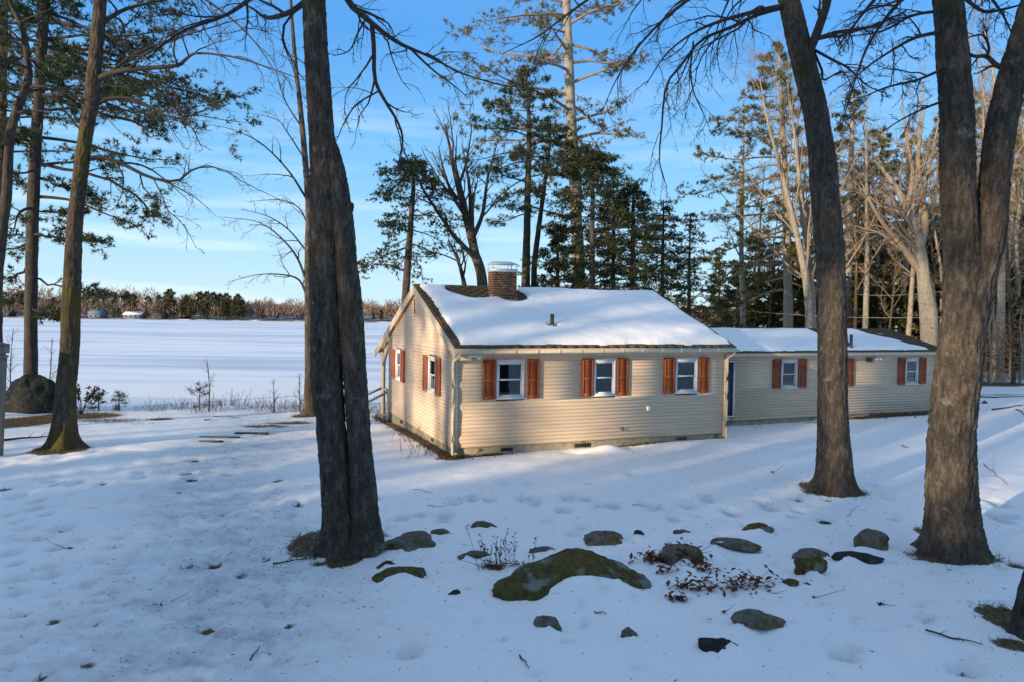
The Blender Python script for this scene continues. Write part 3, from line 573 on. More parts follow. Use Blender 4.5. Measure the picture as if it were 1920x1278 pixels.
# chimney
CU0, CU1, CV0, CV1, CZ1 = 1.95, 2.69, 2.75, 3.17, 4.70
ch = MB(); ch.box(CU0+.012, CU1-.012, CV0+.012, CV1-.012, 3.6, CZ1); ch = ch.build('chimney', M['mortar'], house)
def brick_me(l): return MB().box(-l/2, l/2, 0, .07, 0, .0515).mesh('brick')
bl, pitch = .132, .0665; bms = []
for k in range(4):
    Mx, t, b = mat('brick_%s' % 'brown tan dark red'.split()[k], [(.17, .080, .036), (.25, .125, .055), (.085, .046, .028), (.20, .075, .04)][k], .9, .15); n = ntex(t, 14, 5, .6); c0 = [(.17, .080, .036), (.25, .125, .055), (.085, .046, .028), (.20, .075, .04)][k]
    t.links.new(ramp(t, n, [(.3, tuple(.6*x for x in c0)), (.7, tuple(1.25*x for x in c0))]), b.inputs['Base Color']); bump(t, b, n, .5, .006); e = brick_me(bl); e.materials.append(Mx); bms.append(e)
R = rng(3)
for side in range(4):
    L_ = (CU1-CU0) if side % 2 == 0 else (CV1-CV0); nb = 5 if side % 2 == 0 else 3
    for r_ in range(13 if side < 4 else 0):
        z = CZ1-.06-.0665*r_
        if side == 0 and z < 3.80: continue
        for k in range(nb+(r_ % 2)):
            a = (k+.5-.5*(r_ % 2))*L_/nb; a = min(max(a, bl*.5), L_-bl*.5)
            x, y, rz = [(CU0+a, CV0, 0), (CU1, CV0+a, math.pi/2), (CU1-a, CV1, math.pi), (CU0, CV1-a, -math.pi/2)][side]
            o = link('brick', bms[R.choice(4, p=[.45, .2, .2, .15])], None, ch, (x+R.uniform(-.002, .002), y, z)); o.rotation_euler = (0, 0, rz+R.uniform(-.008, .008))
q = MB(); z = CZ1; e = .015
for (a0, a1, b0, b1) in [(CU0-e, CU1+e, CV0-e, CV0), (CU0-e, CU1+e, CV1, CV1+e), (CU0-e, CU0, CV0, CV1), (CU1, CU1+e, CV0, CV1)]: q.box(a0, a1, b0, b1, z-.02, z+.07)
q.box(CU0, CU1, CV0, CV1, z+.05, z+.062)
for (a, c_) in [(CU0, CV0), (CU1-.02, CV0), (CU0, CV1-.02), (CU1-.02, CV1-.02), (CU0+.45, CV0)]: q.box(a, a+.02, c_, c_+.02, z+.062, z+.20)
e = .022; zl = z+.20; q.box(CU0-e, CU1+e, CV0-e, CV1+e, zl, zl+.015); q.add([(CU0-e, CV0-e, zl+.015), (CU1+e, CV0-e, zl+.015), (CU1+e, CV1+e, zl+.015), (CU0-e, CV1+e, zl+.015), (CU0+.07, CV0+.10, zl+.085), (CU1-.13, CV0+.10, zl+.085), (CU1-.13, CV1-.1, zl+.085), (CU0+.07, CV1-.1, zl+.085)], CUBE_F[1:])
q.build('chimney_cap', M['metal'], ch)
part('flashing', 'lead', (CU0-.008, CU1+.008, CV0-.008, CV0, 3.62, 3.90), (CU0-.009, CU0-.001, CV0, CV1, 3.80, 4.0), (CU1+.001, CU1+.009, CV0, CV1, 3.80, 4.06), parent=ch)
# small fittings
part('outlet_box', 'white', (5.38, 5.49, .019, .075, .93, 1.05), (5.40, 5.43, .075, .085, .95, 1.02), fr=FF)
q = MB(); q.tube([FF(A([4.62, .0, .47]))[0] if 0 else (4.62, -.01, .47), (4.62, -.09, .47), (4.62, -.11, .43)], [.025, .03, .018], 8); q.tube([(4.59, -.06, .50), (4.65, -.06, .50)], [.03, .03], 8); q.build('hose_tap', M['vent'], house)
def flood(u, v, z, s):
    o = MB(); o.tube([(u, v, z), (u, v-.04, z)], [.055, .055], 10); o = o.build('flood_light', M['cap'], house, True)
    for d in (-1, 1): MB().tube([(u, v-.04, z), (u+d*.05*s, v-.09, z-.01), (u+d*.12*s, v-.15, z-.05), (u+d*.14*s, v-.17, z-.07)], [.018, .022, .05, .055], 10).build('lamp_head', M['cap'], o, True)
flood(.42, -.02, 2.46, 1.); flood(15.85, WV-.02, 2.17, .8); part('electric_box', 'vent', (15.45, 15.68, .019, .08, 2.02, 2.16), fr=FW)
# porch at the lake side
PZ = -.12
for a, c_ in [(.05, 9.0), (3.9, 9.0)]:
    part('porch_post', 'porch', (a, a+.13, c_, c_+.13, -.9, float(roof_z(9.0))-.1))
part('porch_beam', 'porch', (-.02, 8.0, 8.97, 9.16, float(roof_z(9.1))-.30, float(roof_z(9.1))-.10))
q = MB(); P0 = A(.06, 8.97, 1.75); P1 = A(.06, 7.9, 2.42)
q.hexa([(.06, 9.0, 1.62), (.15, 9.0, 1.62), (.15, 9.0, 1.82), (.06, 9.0, 1.82), (.06, 8.1, 2.40), (.15, 8.1, 2.40), (.15, 8.35, 2.52), (.06, 8.35, 2.52)]); q.box(.06, .15, 8.45, 8.97, 2.17, 2.25); q.build('porch_brace', M['porch'], house)
for k in range(14): part('deck_board', 'wood', (-.05, 4.0, 7.55+k*.125, 7.55+k*.125+.117, PZ-.03, PZ))
part('deck_skirt', 'porch', (-.04, -.02, 7.55, 9.25, -.75, PZ-.03))
def bar(name, p, r, w, h, m_='porch'):
    p, r = A(*p), A(*r); d = nrm(r-p); s = nrm(np.cross(d, A(0, 0, 1)))*w/2; u = np.cross(s, d); u = nrm(u)*h/2
    MB().hexa([p-s-u, p+s-u, p+s+u, p-s+u, r-s-u, r+s-u, r+s+u, r-s+u]).build(name, M[m_], house)
bar('rail', (.1, 9.05, .80), (.1, 7.52, .80), .09, .07); bar('rail', (.05, 9.06, .80), (-1.05, 9.06, .32), .09, .07); bar('rail', (.05, 7.85, .80), (-1.0, 7.85, .28), .09, .07)
for p in [(-1.05, 9.06), (-1.0, 7.85)]: part('newel_post', 'porch', (p[0]-.06, p[0]+.06, p[1]-.06, p[1]+.06, -.9, .36))
part('newel_post', 'porch', (.0, .12, 7.79, 7.91, -.8, .86))
for k in range(3): part('stair_tread', 'wood', (-.35-.3*k, -.06-.3*k, 7.9, 9.0, PZ-.19-.17*k, PZ-.15-.17*k))
bar('stair_stringer', (-.05, 7.86, PZ-.08), (-1.0, 7.86, PZ-.62), .05, .2); bar('stair_stringer', (-.05, 9.05, PZ-.08), (-1.0, 9.05, PZ-.62), .05, .2)
# ------------------------------------------------------------------ trees
def trunk_mesh(name, P, R, base, sides=40, step=.06, amp=.02, fs=(5., 1.1), seed=0., flare=0., roots=5, smooth=True):
    """a barked trunk along P with radii R: plates and furrows are real relief"""
    P = np.asarray(P, float); L = np.linalg.norm(np.diff(P, axis=0), axis=1).sum(); n = max(8, int(L/step))
    PP = spline(P, n); RR = spline(np.stack([R, R, R], 1), n)[:, 0]
    V, Q = tubes(PP[None], np.ones((1, n)), sides); D = V-np.repeat(PP, sides, 0); th = np.tile(np.arange(sides)*2*np.pi/sides, n)
    s = np.repeat(np.concatenate([[0], np.cumsum(np.linalg.norm(np.diff(PP, axis=0), axis=1))]), sides); rr = np.repeat(RR, sides); h = V[:, 2]-base[2]
    c, e = np.cos(th), np.sin(th); k = fs[0]
    w = fbm(c*k*.5, e*k*.5, s*fs[1]*.8+seed, 2)*1.6
    a = 1-np.abs(2*fbm(c*k+w, e*k+w, s*fs[1]+seed, 4)-1); b_ = fbm(c*k*3, e*k*3, s*fs[1]*5+seed, 3)
    d = amp*(3.4*(np.clip(a, .45, 1)-.78)+1.6*(b_-.5))+rr*.13*(fbm(c*1.3, e*1.3, s*.5+seed+9, 3)-.5)*2
    fl = flare*np.exp(-np.clip(h, -.3, 9)/.16)*(1+.45*np.cos(roots*th+seed))*rr+flare*.35*np.exp(-np.clip(h, 0, 9)/.6)*rr
    V = np.repeat(PP, sides, 0)+D*(rr+d+fl)[:, None]
    T = [(i, (i+1) % sides, n*sides) for i in range(sides)]; T = [((n-1)*sides+i, (n-1)*sides+(i+1) % sides, n*sides) for i in range(sides)]
    return mk(name, np.vstack([V, PP[-1]])-base, [Q, np.array(T)], smooth)
def pxpath(pts, Y):
    Ys = Y if hasattr(Y, '__len__') else [Y]*len(pts)
    return np.array([at(p[0], p[1], y) for p, y in zip(pts, Ys)])
def crown(rg, P, R, levels, base):
    """branches of branches: one list of tube sets for one limb; returns MB"""
    q = MB(); V, Q = tubes(P, R, 7); q.add(V, Q); out = [(P, R)]
    for (k, kw) in levels:
        P, R = grow(rg, P, R, k, **kw); V, Q = tubes(P, R, 3 if P.shape[1] < 8 else 4); q.add(V, Q); out.append((P, R))
    return q, out
def limb(par, rg, pts, Y, r, base, mat_, lv, n=18, jit=.12, name='branch'):
    P = spline(pxpath(pts, Y) if len(pts[0]) == 2 else np.array(pts), n); L = np.linalg.norm(P[-1]-P[0])
    P = P+np.cumsum(rg.normal(size=P.shape)*A(1, 1, .6)*jit*.03*L/4, 0)*np.linspace(0, 1, n)[:, None]
    Rr = np.interp(np.linspace(0, 1, n), np.linspace(0, 1, len(r)), r)
    q, o = crown(rg, P[None], Rr[None], lv, base); return q.build(name, mat_, par, True, base)
def LV(a=9, b=7, c=5, l1=.42, l2=.5, l3=.5, dr=-.03, rmin=.004, tr=(.12, 1)):
    v = [(a, dict(tr=tr, ang=(42, 14), lr=l1, n=9, rr=.62, wig=.17, trop=dr, rmin=rmin*1.6))]
    if b: v.append((b, dict(tr=(.15, 1), ang=(38, 14), lr=l2, n=6, rr=.62, wig=.2, trop=dr, rmin=rmin*1.2)))
    if c: v.append((c, dict(tr=(.2, 1), ang=(38, 14), lr=l3, n=5, rr=.65, wig=.2, trop=0, rmin=rmin)))
    return v
def W2R(w, Y): return [x*Y/F/2 for x in w]
# --- twin maple left of the middle
B = TREES_AT['t1']; Y1 = B[1]; Rg = rng(31)
t1 = thing('maple_tree', 'big double trunked maple, two stems pressed together, left of the cottage', 'tree', B)
p = [(642, 1060), (640, 1030), (636, 960), (628, 880), (617, 740), (614, 657), (613, 560), (612, 480), (609, 380), (605, 280), (597, 160), (590, 50), (586, -60), (580, -260)]
w = [66, 62, 56, 53, 50, 50, 52, 53, 50, 46, 43, 40, 38, 34]; PL = pxpath(p, Y1-.02)
link('trunk', trunk_mesh('trunk', PL, W2R(w, Y1), B, 92, .03, .015, (6., 3.4), 1., .38), M['bark'], t1)
p = [(690, 1030), (686, 1002), (680, 900), (675, 835), (668, 740), (662, 657), (655, 560), (647, 480), (640, 400), (630, 330), (620, 280), (612, 240)]
w = [56, 52, 46, 44, 43, 44, 42, 40, 38, 34, 26, 14]; link('second_stem', trunk_mesh('second_stem', pxpath(p, Y1-.05), W2R(w, Y1), B, 80, .03, .015, (5.6, 3.4), 5., .35), M['bark'], t1)
link('broken_stub', trunk_mesh('broken_stub', pxpath([(642, 420), (650, 402), (656, 388), (657, 380)], Y1-.1), W2R([24, 18, 13, 8], Y1), B, 24, .02, .012, (3, 1.), 2.), M['bark'], t1)
for pts, r, lv in [([(588, -30), (575, 0), (545, 22), (510, 33), (492, 30), (470, 14), (440, 6), (400, 20)], [.05, .042, .03, .012, .006], LV(6, 4, 3, .5)),
                   ([(590, -200), (640, -20), (690, 38), (745, 80), (800, 105), (870, 140), (960, 165)], [.06, .05, .035, .022, .012, .006], LV(8, 4, 3, .34)),
                   ([(697, 42), (701, 90), (703, 150), (722, 190), (745, 228), (755, 262), (748, 300), (745, 330)], [.036, .03, .022, .014, .007], LV(7, 5, 3, .42)),
                   ([(770, 92), (810, 130), (850, 160), (880, 185)], [.018, .012, .006], LV(5, 4, 3, .4)), ([(712, 170), (670, 195), (648, 225), (630, 265)], [.014, .01, .005], LV(5, 4, 2, .4)),
                   ([(690, 30), (672, 60), (655, 95), (625, 105)], [.016, .012, .006], LV(5, 4, 2, .45)), ([(565, -200), (520, -60), (440, 20), (340, 60), (280, 110)], [.05, .035, .02, .008], LV(8, 5, 3, .35))]:
    limb(t1, Rg, pts, list(np.linspace(Y1, Y1+Rg.uniform(-.6, 1.2), len(pts))), r, B, M['twig'], lv)
# --- maple in front of the wing
B = TREES_AT['t2']; Y2 = B[1]; Rg = rng(32)
t2 = thing('maple_tree', 'single trunk maple leaning left in front of the long wing of the cottage', 'tree', B)
p = [(1566, 945), (1565, 918), (1564, 860), (1562, 760), (1561, 640), (1560, 560), (1556, 470), (1546, 350), (1532, 225), (1509, 125), (1491, 50), (1470, -50), (1450, -220)]
w = [70, 66, 63, 57, 54, 53, 53, 51, 47, 45, 41, 36, 28]; link('trunk', trunk_mesh('trunk', pxpath(p, Y2), W2R(w, Y2*.93), B, 80, .035, .013, (6.5, 2.8), 11., .5, 6), M['bark'], t2)
DL = dict(dr=-.08)
for pts, r, lv in [([(1505, 120), (1524, 82), (1540, 40), (1552, 0), (1562, -80), (1590, -220)], [.10, .088, .08, .07, .05], LV(6, 4, 3, .3)),
                   ([(1535, 72), (1565, 62), (1600, 56), (1640, 48), (1700, 20)], [.045, .036, .03, .012], LV(7, 5, 3, .45)),
                   ([(1520, 90), (1560, 112), (1590, 128), (1625, 160), (1660, 175)], [.03, .025, .016, .008], LV(9, 6, 3, .4)),
                   ([(1525, 95), (1540, 130), (1545, 150), (1580, 135), (1600, 170)], [.028, .02, .016, .007], LV(7, 5, 3, .4)),
                   ([(1478, 10), (1440, 17), (1400, 26), (1345, 42), (1300, 62), (1250, 100), (1210, 160)], [.055, .045, .036, .026, .016, .008], LV(9, 6, 4, .42, **DL)),
                   ([(1476, 12), (1420, 28), (1370, 52), (1315, 75), (1280, 120), (1250, 160), (1243, 230), (1238, 300), (1250, 345)], [.045, .036, .028, .022, .016, .007], LV(9, 6, 4, .36, **DL)),
                   ([(1300, 78), (1295, 130), (1300, 170), (1315, 205), (1330, 240)], [.02, .014, .006], LV(6, 5, 3, .45, **DL)),
                   ([(1470, -60), (1380, -50), (1290, 0), (1220, 60), (1165, 130), (1130, 200)], [.06, .045, .03, .016, .007], LV(10, 6, 4, .4, **DL)),
                   ([(1465, -100), (1340, -120), (1200, -60), (1090, 10), (1010, 70), (940, 105)], [.06, .045, .03, .018, .007], LV(10, 6, 4, .36, **DL)),
                   ([(1480, -60), (1420, -20), (1370, 20), (1345, 90), (1350, 140)], [.03, .02, .013, .006], LV(7, 5, 3, .45, **DL)),
                   ([(1574, 415), (1595, 400), (1620, 375), (1645, 335)], [.014, .011, .007], LV(5, 4, 0, .4)),
                   ([(1560, 250), (1572, 330), (1570, 380)], [.012, .008, .005], LV(4, 3, 0, .4))]:
    limb(t2, Rg, pts, list(np.linspace(Y2, Y2+Rg.uniform(-1.5, 1.2), len(pts))), r, B, M['twig'], lv)
# --- forked maple on the right
B = TREES_AT['t3']; Y3 = B[1]; Rg = rng(33)
t3 = thing('maple_tree', 'thick maple on the right whose trunk forks into two stems at roof height', 'tree', B)
p = [(1794, 1065), (1789, 1035), (1785, 970), (1784, 880), (1788, 780), (1800, 670), (1806, 590), (1805, 500), (1799, 420), (1795, 330), (1793, 219), (1781, 40), (1772, -80), (1760, -300)]
w = [124, 116, 104, 96, 92, 88, 84, 74, 66, 63, 62, 56, 50, 40]; link('trunk', trunk_mesh('trunk', pxpath(p, Y3), W2R(w, Y3*.86), B, 104, .028, .021, (5.2, 3.), 21., .26, 7), M['bark'], t3)
p = [(1808, 700), (1818, 620), (1832, 540), (1847, 480), (1858, 425), (1866, 340), (1876, 250), (1895, 160), (1918, 70), (1955, -60), (2000, -220)]
w = [56, 60, 64, 64, 60, 57, 56, 54, 48, 44, 36]; link('second_stem', trunk_mesh('second_stem', pxpath(p, Y3-.06), W2R(w, Y3*.86), B, 84, .03, .019, (5., 3.), 27.), M['bark'], t3)
for pts, r, lv in [([(1885, 128), (1868, 122), (1850, 106), (1828, 106), (1811, 98), (1790, 90)], [.045, .036, .028, .02, .01], LV(6, 5, 3, .5)), ([(1851, 106), (1854, 88), (1842, 66), (1818, 70), (1800, 78)], [.022, .018, .012, .006], LV(6, 5, 3, .45)),
                   ([(1790, -20), (1840, 20), (1880, 18), (1930, 5)], [.03, .022, .01], LV(7, 5, 3, .5)), ([(1765, 60), (1720, 70), (1680, 90), (1620, 130), (1585, 170)], [.03, .022, .014, .006], LV(9, 6, 3, .4)),
                   ([(1768, 190), (1730, 205), (1690, 225), (1650, 250)], [.02, .014, .006], LV(7, 5, 3, .45)), ([(1770, -100), (1700, -60), (1640, 0), (1600, 50), (1570, 90)], [.05, .035, .02, .008], LV(9, 6, 3, .42)),
                   ([(1900, 200), (1930, 180), (1980, 150)], [.03, .02, .01], LV(6, 5, 3, .5)), ([(1765, -60), (1690, 0), (1630, 80), (1600, 160), (1580, 230)], [.035, .025, .015, .006], LV(11, 7, 4, .42)), ([(1768, 20), (1710, 30), (1650, 60), (1570, 70)], [.025, .018, .006], LV(10, 7, 4, .42)),
                   ([(1775, -120), (1830, -40), (1880, 30), (1910, 100)], [.04, .03, .015, .006], LV(10, 7, 4, .4)), ([(1768, 130), (1720, 150), (1660, 165), (1600, 190)], [.022, .016, .006], LV(10, 7, 4, .42))]:
    limb(t3, Rg, pts, list(np.linspace(Y3, Y3+Rg.uniform(-1., 1.5), len(pts))), r, B, M['twig'], lv)
# --- mossy maple on the left
B = TREES_AT['t4']; Y4 = B[1]; Rg = rng(34)
t4 = thing('maple_tree', 'moss stained maple with a flared foot and long side limbs, standing on the left lawn', 'tree', B)
p = [(113, 862), (116, 838), (120, 800), (123, 740), (130, 660), (134, 560), (139, 440), (146, 372), (158, 272), (171, 190), (180, 100), (188, 0), (195, -110), (205, -300)]
w = [52, 48, 44, 40, 37, 34, 31, 29, 27, 28, 25, 23, 19, 14]; link('trunk', trunk_mesh('trunk', pxpath(p, Y4), W2R(w, Y4*.87), B, 64, .042, .014, (5., 2.6), 31., .62, 5), M['bark2'], t4)
for pts, r, lv in [([(186, 148), (200, 140), (237, 131), (285, 127), (333, 123), (352, 108), (372, 99), (438, 106), (500, 125), (569, 150)], [.07, .06, .05, .032, .02, .008], LV(11, 6, 3, .34)),
                   ([(182, 196), (205, 185), (245, 185), (275, 198), (307, 216), (345, 222), (385, 205), (430, 195)], [.055, .042, .03, .018, .007], LV(10, 6, 3, .36)), ([(340, 222), (360, 240), (372, 265), (380, 280)], [.02, .014, .006], LV(6, 5, 2, .5)),
                   ([(168, 296), (190, 296), (219, 303), (250, 318), (285, 334), (330, 340), (350, 326), (372, 314), (416, 316), (464, 345), (530, 375)], [.055, .048, .04, .03, .016, .006], LV(11, 6, 3, .34)),
                   ([(288, 336), (305, 370), (315, 395), (335, 412), (352, 435), (368, 465)], [.016, .012, .006], LV(7, 4, 2, .42)), ([(193, 45), (215, 28), (245, 14), (280, 6), (320, -4), (370, -30)], [.06, .046, .03, .014], LV(9, 6, 3, .4)),
                   ([(205, 138), (240, 110), (275, 92), (320, 75), (385, 55), (450, 36), (500, 28)], [.04, .03, .018, .007], LV(11, 6, 3, .36)), ([(172, 205), (150, 190), (110, 168), (80, 155)], [.035, .025, .012], LV(6, 5, 2, .4)),
                   ([(165, 260), (135, 225), (105, 185), (95, 170)], [.03, .02, .01], LV(5, 4, 2, .4)), ([(190, 60), (215, 80), (235, 50), (260, 20), (270, -20)], [.03, .02, .01], LV(7, 5, 3, .45)),
                   ([(196, -120), (290, -60), (400, 10), (470, 70), (520, 140)], [.06, .04, .02, .008], LV(11, 6, 3, .4))]:
    limb(t4, Rg, pts, list(np.linspace(Y4, Y4+Rg.uniform(-1.2, 1.5), len(pts))), r, B, M['twig'], lv)
# --- thin bare tree at the shore
B = TREES_AT['t6']; Y6 = B[1]; Rg = rng(35)
t6 = thing('birch_tree', 'slim bare tree with low arching branches at the edge of the frozen lake', 'tree', B)
p = [(581, 790), (580, 776), (580, 700), (579, 600), (578, 500), (579, 394), (574, 320), (569, 263), (561, 180), (556, 140), (549, 60), (545, 0), (540, -80)]
w = [22, 20, 16, 15, 13, 12, 11, 10, 8, 7, 6, 5, 4]; link('trunk', trunk_mesh('trunk', pxpath(p, Y6), W2R(w, Y6), B, 28, .10, .012, (3, 1.5), 41., .5), M['bark'], t6)
for pts, r, lv in [([(577, 560), (560, 525), (525, 515), (480, 516), (425, 530)], [.05, .035, .018, .006], LV(7, 4, 3, .3)), ([(576, 530), (555, 480), (520, 440), (480, 415), (420, 407)], [.05, .035, .018, .006], LV(8, 4, 3, .3)),
                   ([(574, 470), (540, 430), (500, 405), (450, 392)], [.035, .022, .006], LV(7, 4, 2, .3)), ([(576, 420), (560, 390), (525, 375), (470, 378)], [.03, .02, .006], LV(6, 4, 2, .34)), ([(574, 372), (540, 320), (490, 270), (440, 245), (400, 235)], [.045, .03, .016, .005], LV(9, 5, 2, .3)),
                   ([(572, 300), (540, 250), (520, 225), (470, 212)], [.03, .018, .005], LV(7, 5, 2, .35)), ([(566, 240), (535, 190), (520, 140), (510, 80)], [.03, .018, .005], LV(7, 5, 2, .35)), ([(578, 440), (588, 400), (592, 350), (590, 300)], [.025, .015, .005], LV(5, 4, 2, .35)), ([(560, 170), (545, 110), (525, 60), (515, 10)], [.025, .015, .005], LV(6, 4, 2, .35))]:
    limb(t6, Rg, pts, list(np.linspace(Y6, Y6+Rg.uniform(-1., 1.), len(pts))), r, B, M['twig'], lv)
# --- conifers
def conifer(name, label, base, path, w, Yd, h0, h1, nl, llen, mats, seed, style='pine', tufts=3, asc=(0, 12), sides=24, group=None, dens=1., blade=None, side=None, cat='pine tree', hand=None):
    """path in picture points at depth Yd; h0..h1 = share of the trunk that carries limbs; llen(share) = limb length"""
    rg = rng(seed); th = thing(name, label, cat, base, 0, group); PP = spline(pxpath(path, Yd) if len(path[0]) == 2 else np.array(path), 60)
    R_ = W2R(w, Yd) if len(path[0]) == 2 else w
    link('trunk', trunk_mesh('trunk', PP, np.interp(np.linspace(0, 1, 60), np.linspace(0, 1, len(R_)), R_), base, sides, .16, .012, (3.5, 1.2), seed, .3), mats[0], th)
    rr = np.interp(np.linspace(0, 1, 60), np.linspace(0, 1, len(R_)), R_)
    t = np.sort(h0+(h1-h0)*((np.arange(nl)+rg.random(nl))/nl)**(.86 if style == 'pine' else .74)); t = t[t > h0-.1]; t = np.minimum(t, .995); f = t*59; i = np.minimum(f.astype(int), 58); g = (f-i)[:, None]
    p0 = PP[i]*(1-g)+PP[i+1]*g; sh = (t-h0)/(h1-h0)
    az = np.cumsum(rg.normal(2.4, .5, nl)); el = np.radians(rg.normal(asc[0]+(asc[1]-asc[0])*sh, 7)); L = np.array([llen(x) for x in sh])*rg.uniform(.45, 1.3, nl)
    if side is not None: k_ = np.cos(az-side); L = L*(.75+.4*k_)
    d = np.stack([np.cos(az)*np.cos(el), np.sin(az)*np.cos(el), np.sin(el)], 1); n = 12; C = np.zeros((nl, n, 3)); C[:, 0] = p0
    for j in range(1, n):
        d = d+.07*rg.normal(size=d.shape); s = j/n
        d[:, 2] += (.05 if s > .5 else -.035) if style == 'pine' else (-.045 if s < .7 else .02)
        d = nrm(d); C[:, j] = C[:, j-1]+d*(L/(n-1))[:, None]
    r0_ = np.clip(rr[i]*.36, .008, .13)*np.clip(L/3, .35, 1); CR = r0_[:, None]*(1-.88*np.linspace(0, 1, n))[None]; CR = np.maximum(CR, .006)
    for pts, r in (hand or []):
        h_ = spline(pxpath(pts, list(Yd+np.linspace(0, rg.uniform(-1.5, 1.5), len(pts)))), n); h_[1:] += rg.normal(size=(n-1, 3))*.05; rl = r*(1-.85*np.linspace(0, 1, n))
        for _ in range(2): C = np.concatenate([C, h_[None]+rg.normal(size=3)*.02]); CR = np.concatenate([CR, rl[None]])
    q = MB(); V, Q = tubes(C, CR, 5); q.add(V, Q)
    k1 = 9 if style == 'pine' else 11
    C1, R1 = grow(rg, C, CR, k1, tr=(.28 if style == 'pine' else .12, 1), ang=(52, 12), lr=.36, n=5, rr=.5, wig=.12, trop=.03 if style == 'pine' else -.03, flat=.72, rmin=.006); V, Q = tubes(C1, R1, 3); q.add(V, Q)
    C2, R2 = grow(rg, C1, R1, 3, tr=(.3, 1), ang=(42, 14), lr=.55, n=4, rr=.6, wig=.12, trop=.03 if style == 'pine' else -.04, flat=.6, rmin=.005, lmin=.12); V, Q = tubes(C2, R2, 3); q.add(V, Q)
    q.build('branches', mats[1], th, True, base)
    P1, D1 = along(rg, C1, .45, max(1, int(tufts*1.3*dens))); P2, D2 = along(rg, C2, .25, max(1, int(round(tufts*dens)))); P0, D0 = along(rg, C, .8, 8)
    nC = len(C); LL = np.linalg.norm(np.diff(C, axis=1), axis=2).sum(1); wl = np.clip(LL/(.75*LL.max()), .12, 1)
    keep = rg.random(len(P2)) < min(1, tufts*dens/max(1, round(tufts*dens)))*np.repeat(wl, len(P2)//nC); P2, D2 = P2[keep], D2[keep]
    keep = rg.random(len(P1)) < np.repeat(wl, len(P1)//nC); P1, D1 = P1[keep], D1[keep]
    Pt, Dt = np.vstack([P0, P1, P2]), np.vstack([D0, D1, D2])
    if style == 'pine': V, T, ti = tris(rg, Pt+rg.normal(size=Pt.shape)*.06, Dt*.8, 8, *(blade or (.18, .032)), .75, .22)
    else: V, T, ti = tris(rg, Pt+rg.normal(size=Pt.shape)*A(.10, .10, .05), Dt, 9, *(blade or (.15, .033)), .50, -.14)
    link('needles', mk('needles', V-base, [T], False, {'tint': ti}), mats[2], th); tag(th.children[-1], kind='stuff')
    return th
PM = (M['pbark'], M['twig'], M['needle']); PS = (M['palebark'], M['paletwig'], M['needle2']); HM = (M['pbark'], M['twig'], M['hemlock'])  # PS: pines with the sunlit look painted into their paler set of colours
def gbase(px, Y): x = (px-960)/F*Y; return A(x, Y, gz(x, Y))
def tree_at(px, Y, pts, w):
    b_ = gbase(px, Y); bt = at(px, 639, Y); return b_
def up(pts, px0, Y):  # complete a picture path down to the ground
    b_ = gbase(px0, Y); P = pxpath(pts, Y); return b_, [tuple(b_-A(0, 0, .3))]+[tuple(x) for x in P]
def wr(w, Y): return W2R(w, Y)
def con(name, label, px0, Y, pts, w, *a, **k):
    b_, P = up(pts, px0, Y); return conifer(name, label, b_, P, wr([w[0]*1.1]+list(w), Y), Y, *a, **k)
prof = lambda a, b_, c_: (lambda s: np.interp(s, [0, .25, .6, .85, 1], [a, b_, c_, c_*.5, .3]))
con('pine_tree', 'tall straight pine with grey bark standing behind the dark boulder on the left shore', 58, 28., [(58, 700), (60, 450), (68, 263), (77, 110), (83, 0), (88, -120), (95, -300)], [22, 20, 19, 18, 17, 15, 8], .30, 1., 58, prof(4.5, 6., 5.), PM, 51, tufts=4, dens=1.35, side=-.2, hand=[([(79, 105), (150, 118), (240, 135), (330, 165), (430, 188)], .09), ([(77, 140), (160, 150), (250, 170), (300, 190), (345, 215)], .07), ([(76, 180), (150, 200), (230, 225), (310, 248)], .07), ([(70, 310), (140, 322), (220, 345), (270, 385), (300, 408)], .07), ([(66, 335), (120, 352), (180, 372)], .05), ([(62, 440), (120, 446), (195, 452)], .05), ([(62, 395), (110, 400), (150, 398)], .04), ([(58, 520), (110, 535), (160, 548), (215, 556)], .05), ([(60, 450), (20, 470), (-20, 480)], .05), ([(58, 500), (30, 515), (0, 520), (-30, 515)], .05), ([(58, 545), (30, 560), (0, 570)], .04), ([(80, 40), (150, 50), (220, 75), (280, 85)], .09), ([(79, 70), (140, 90), (200, 100), (245, 120)], .08), ([(79, 90), (30, 110), (-20, 120)], .08), ([(70, 250), (20, 262), (-20, 270)], .06), ([(56, 575), (90, 590), (115, 596)], .035)])
con('pine_tree', 'two limbed pine leaning in from the left picture edge', -30, 21., [(-14, 600), (4, 430), (12, 370), (20, 250), (39, 188), (53, 145), (44, 60), (18, 0), (0, -90)], [20, 18, 17, 15, 15, 13, 9, 7, 5], .42, 1., 24, prof(2.2, 3.4, 3.), PM, 52, tufts=4)
con('pine_tree', 'pale stemmed pine half cut off by the left picture edge', -6, 32., [(-4, 600), (3, 300), (5, 150), (8, 0), (8, -150)], [15, 14, 13, 12, 8], .35, 1., 34, prof(3.5, 5., 4.), PM, 53, tufts=3)
con('hemlock_tree', 'narrow topped hemlock with drooping tiers between the twin maple and the chimney', 760, 31., [(760, 590), (764, 500), (770, 420), (775, 350), (773, 318), (770, 300)], [15, 13, 10, 7, 4, 2], .30, 1., 46, prof(3.0, 2.7, 1.7), HM, 54, style='hemlock', tufts=2.2, asc=(-2, 5), cat='hemlock tree')
con('pine_tree', 'dark pine with a double stem and layered plumes right of the chimney', 985, 36., [(985, 590), (986, 500), (988, 430), (990, 340), (992, 260), (990, 190), (985, 130)], [17, 15, 13, 11, 9, 6, 3], .46, 1., 44, prof(3., 3.6, 2.4), PM, 55, tufts=3)
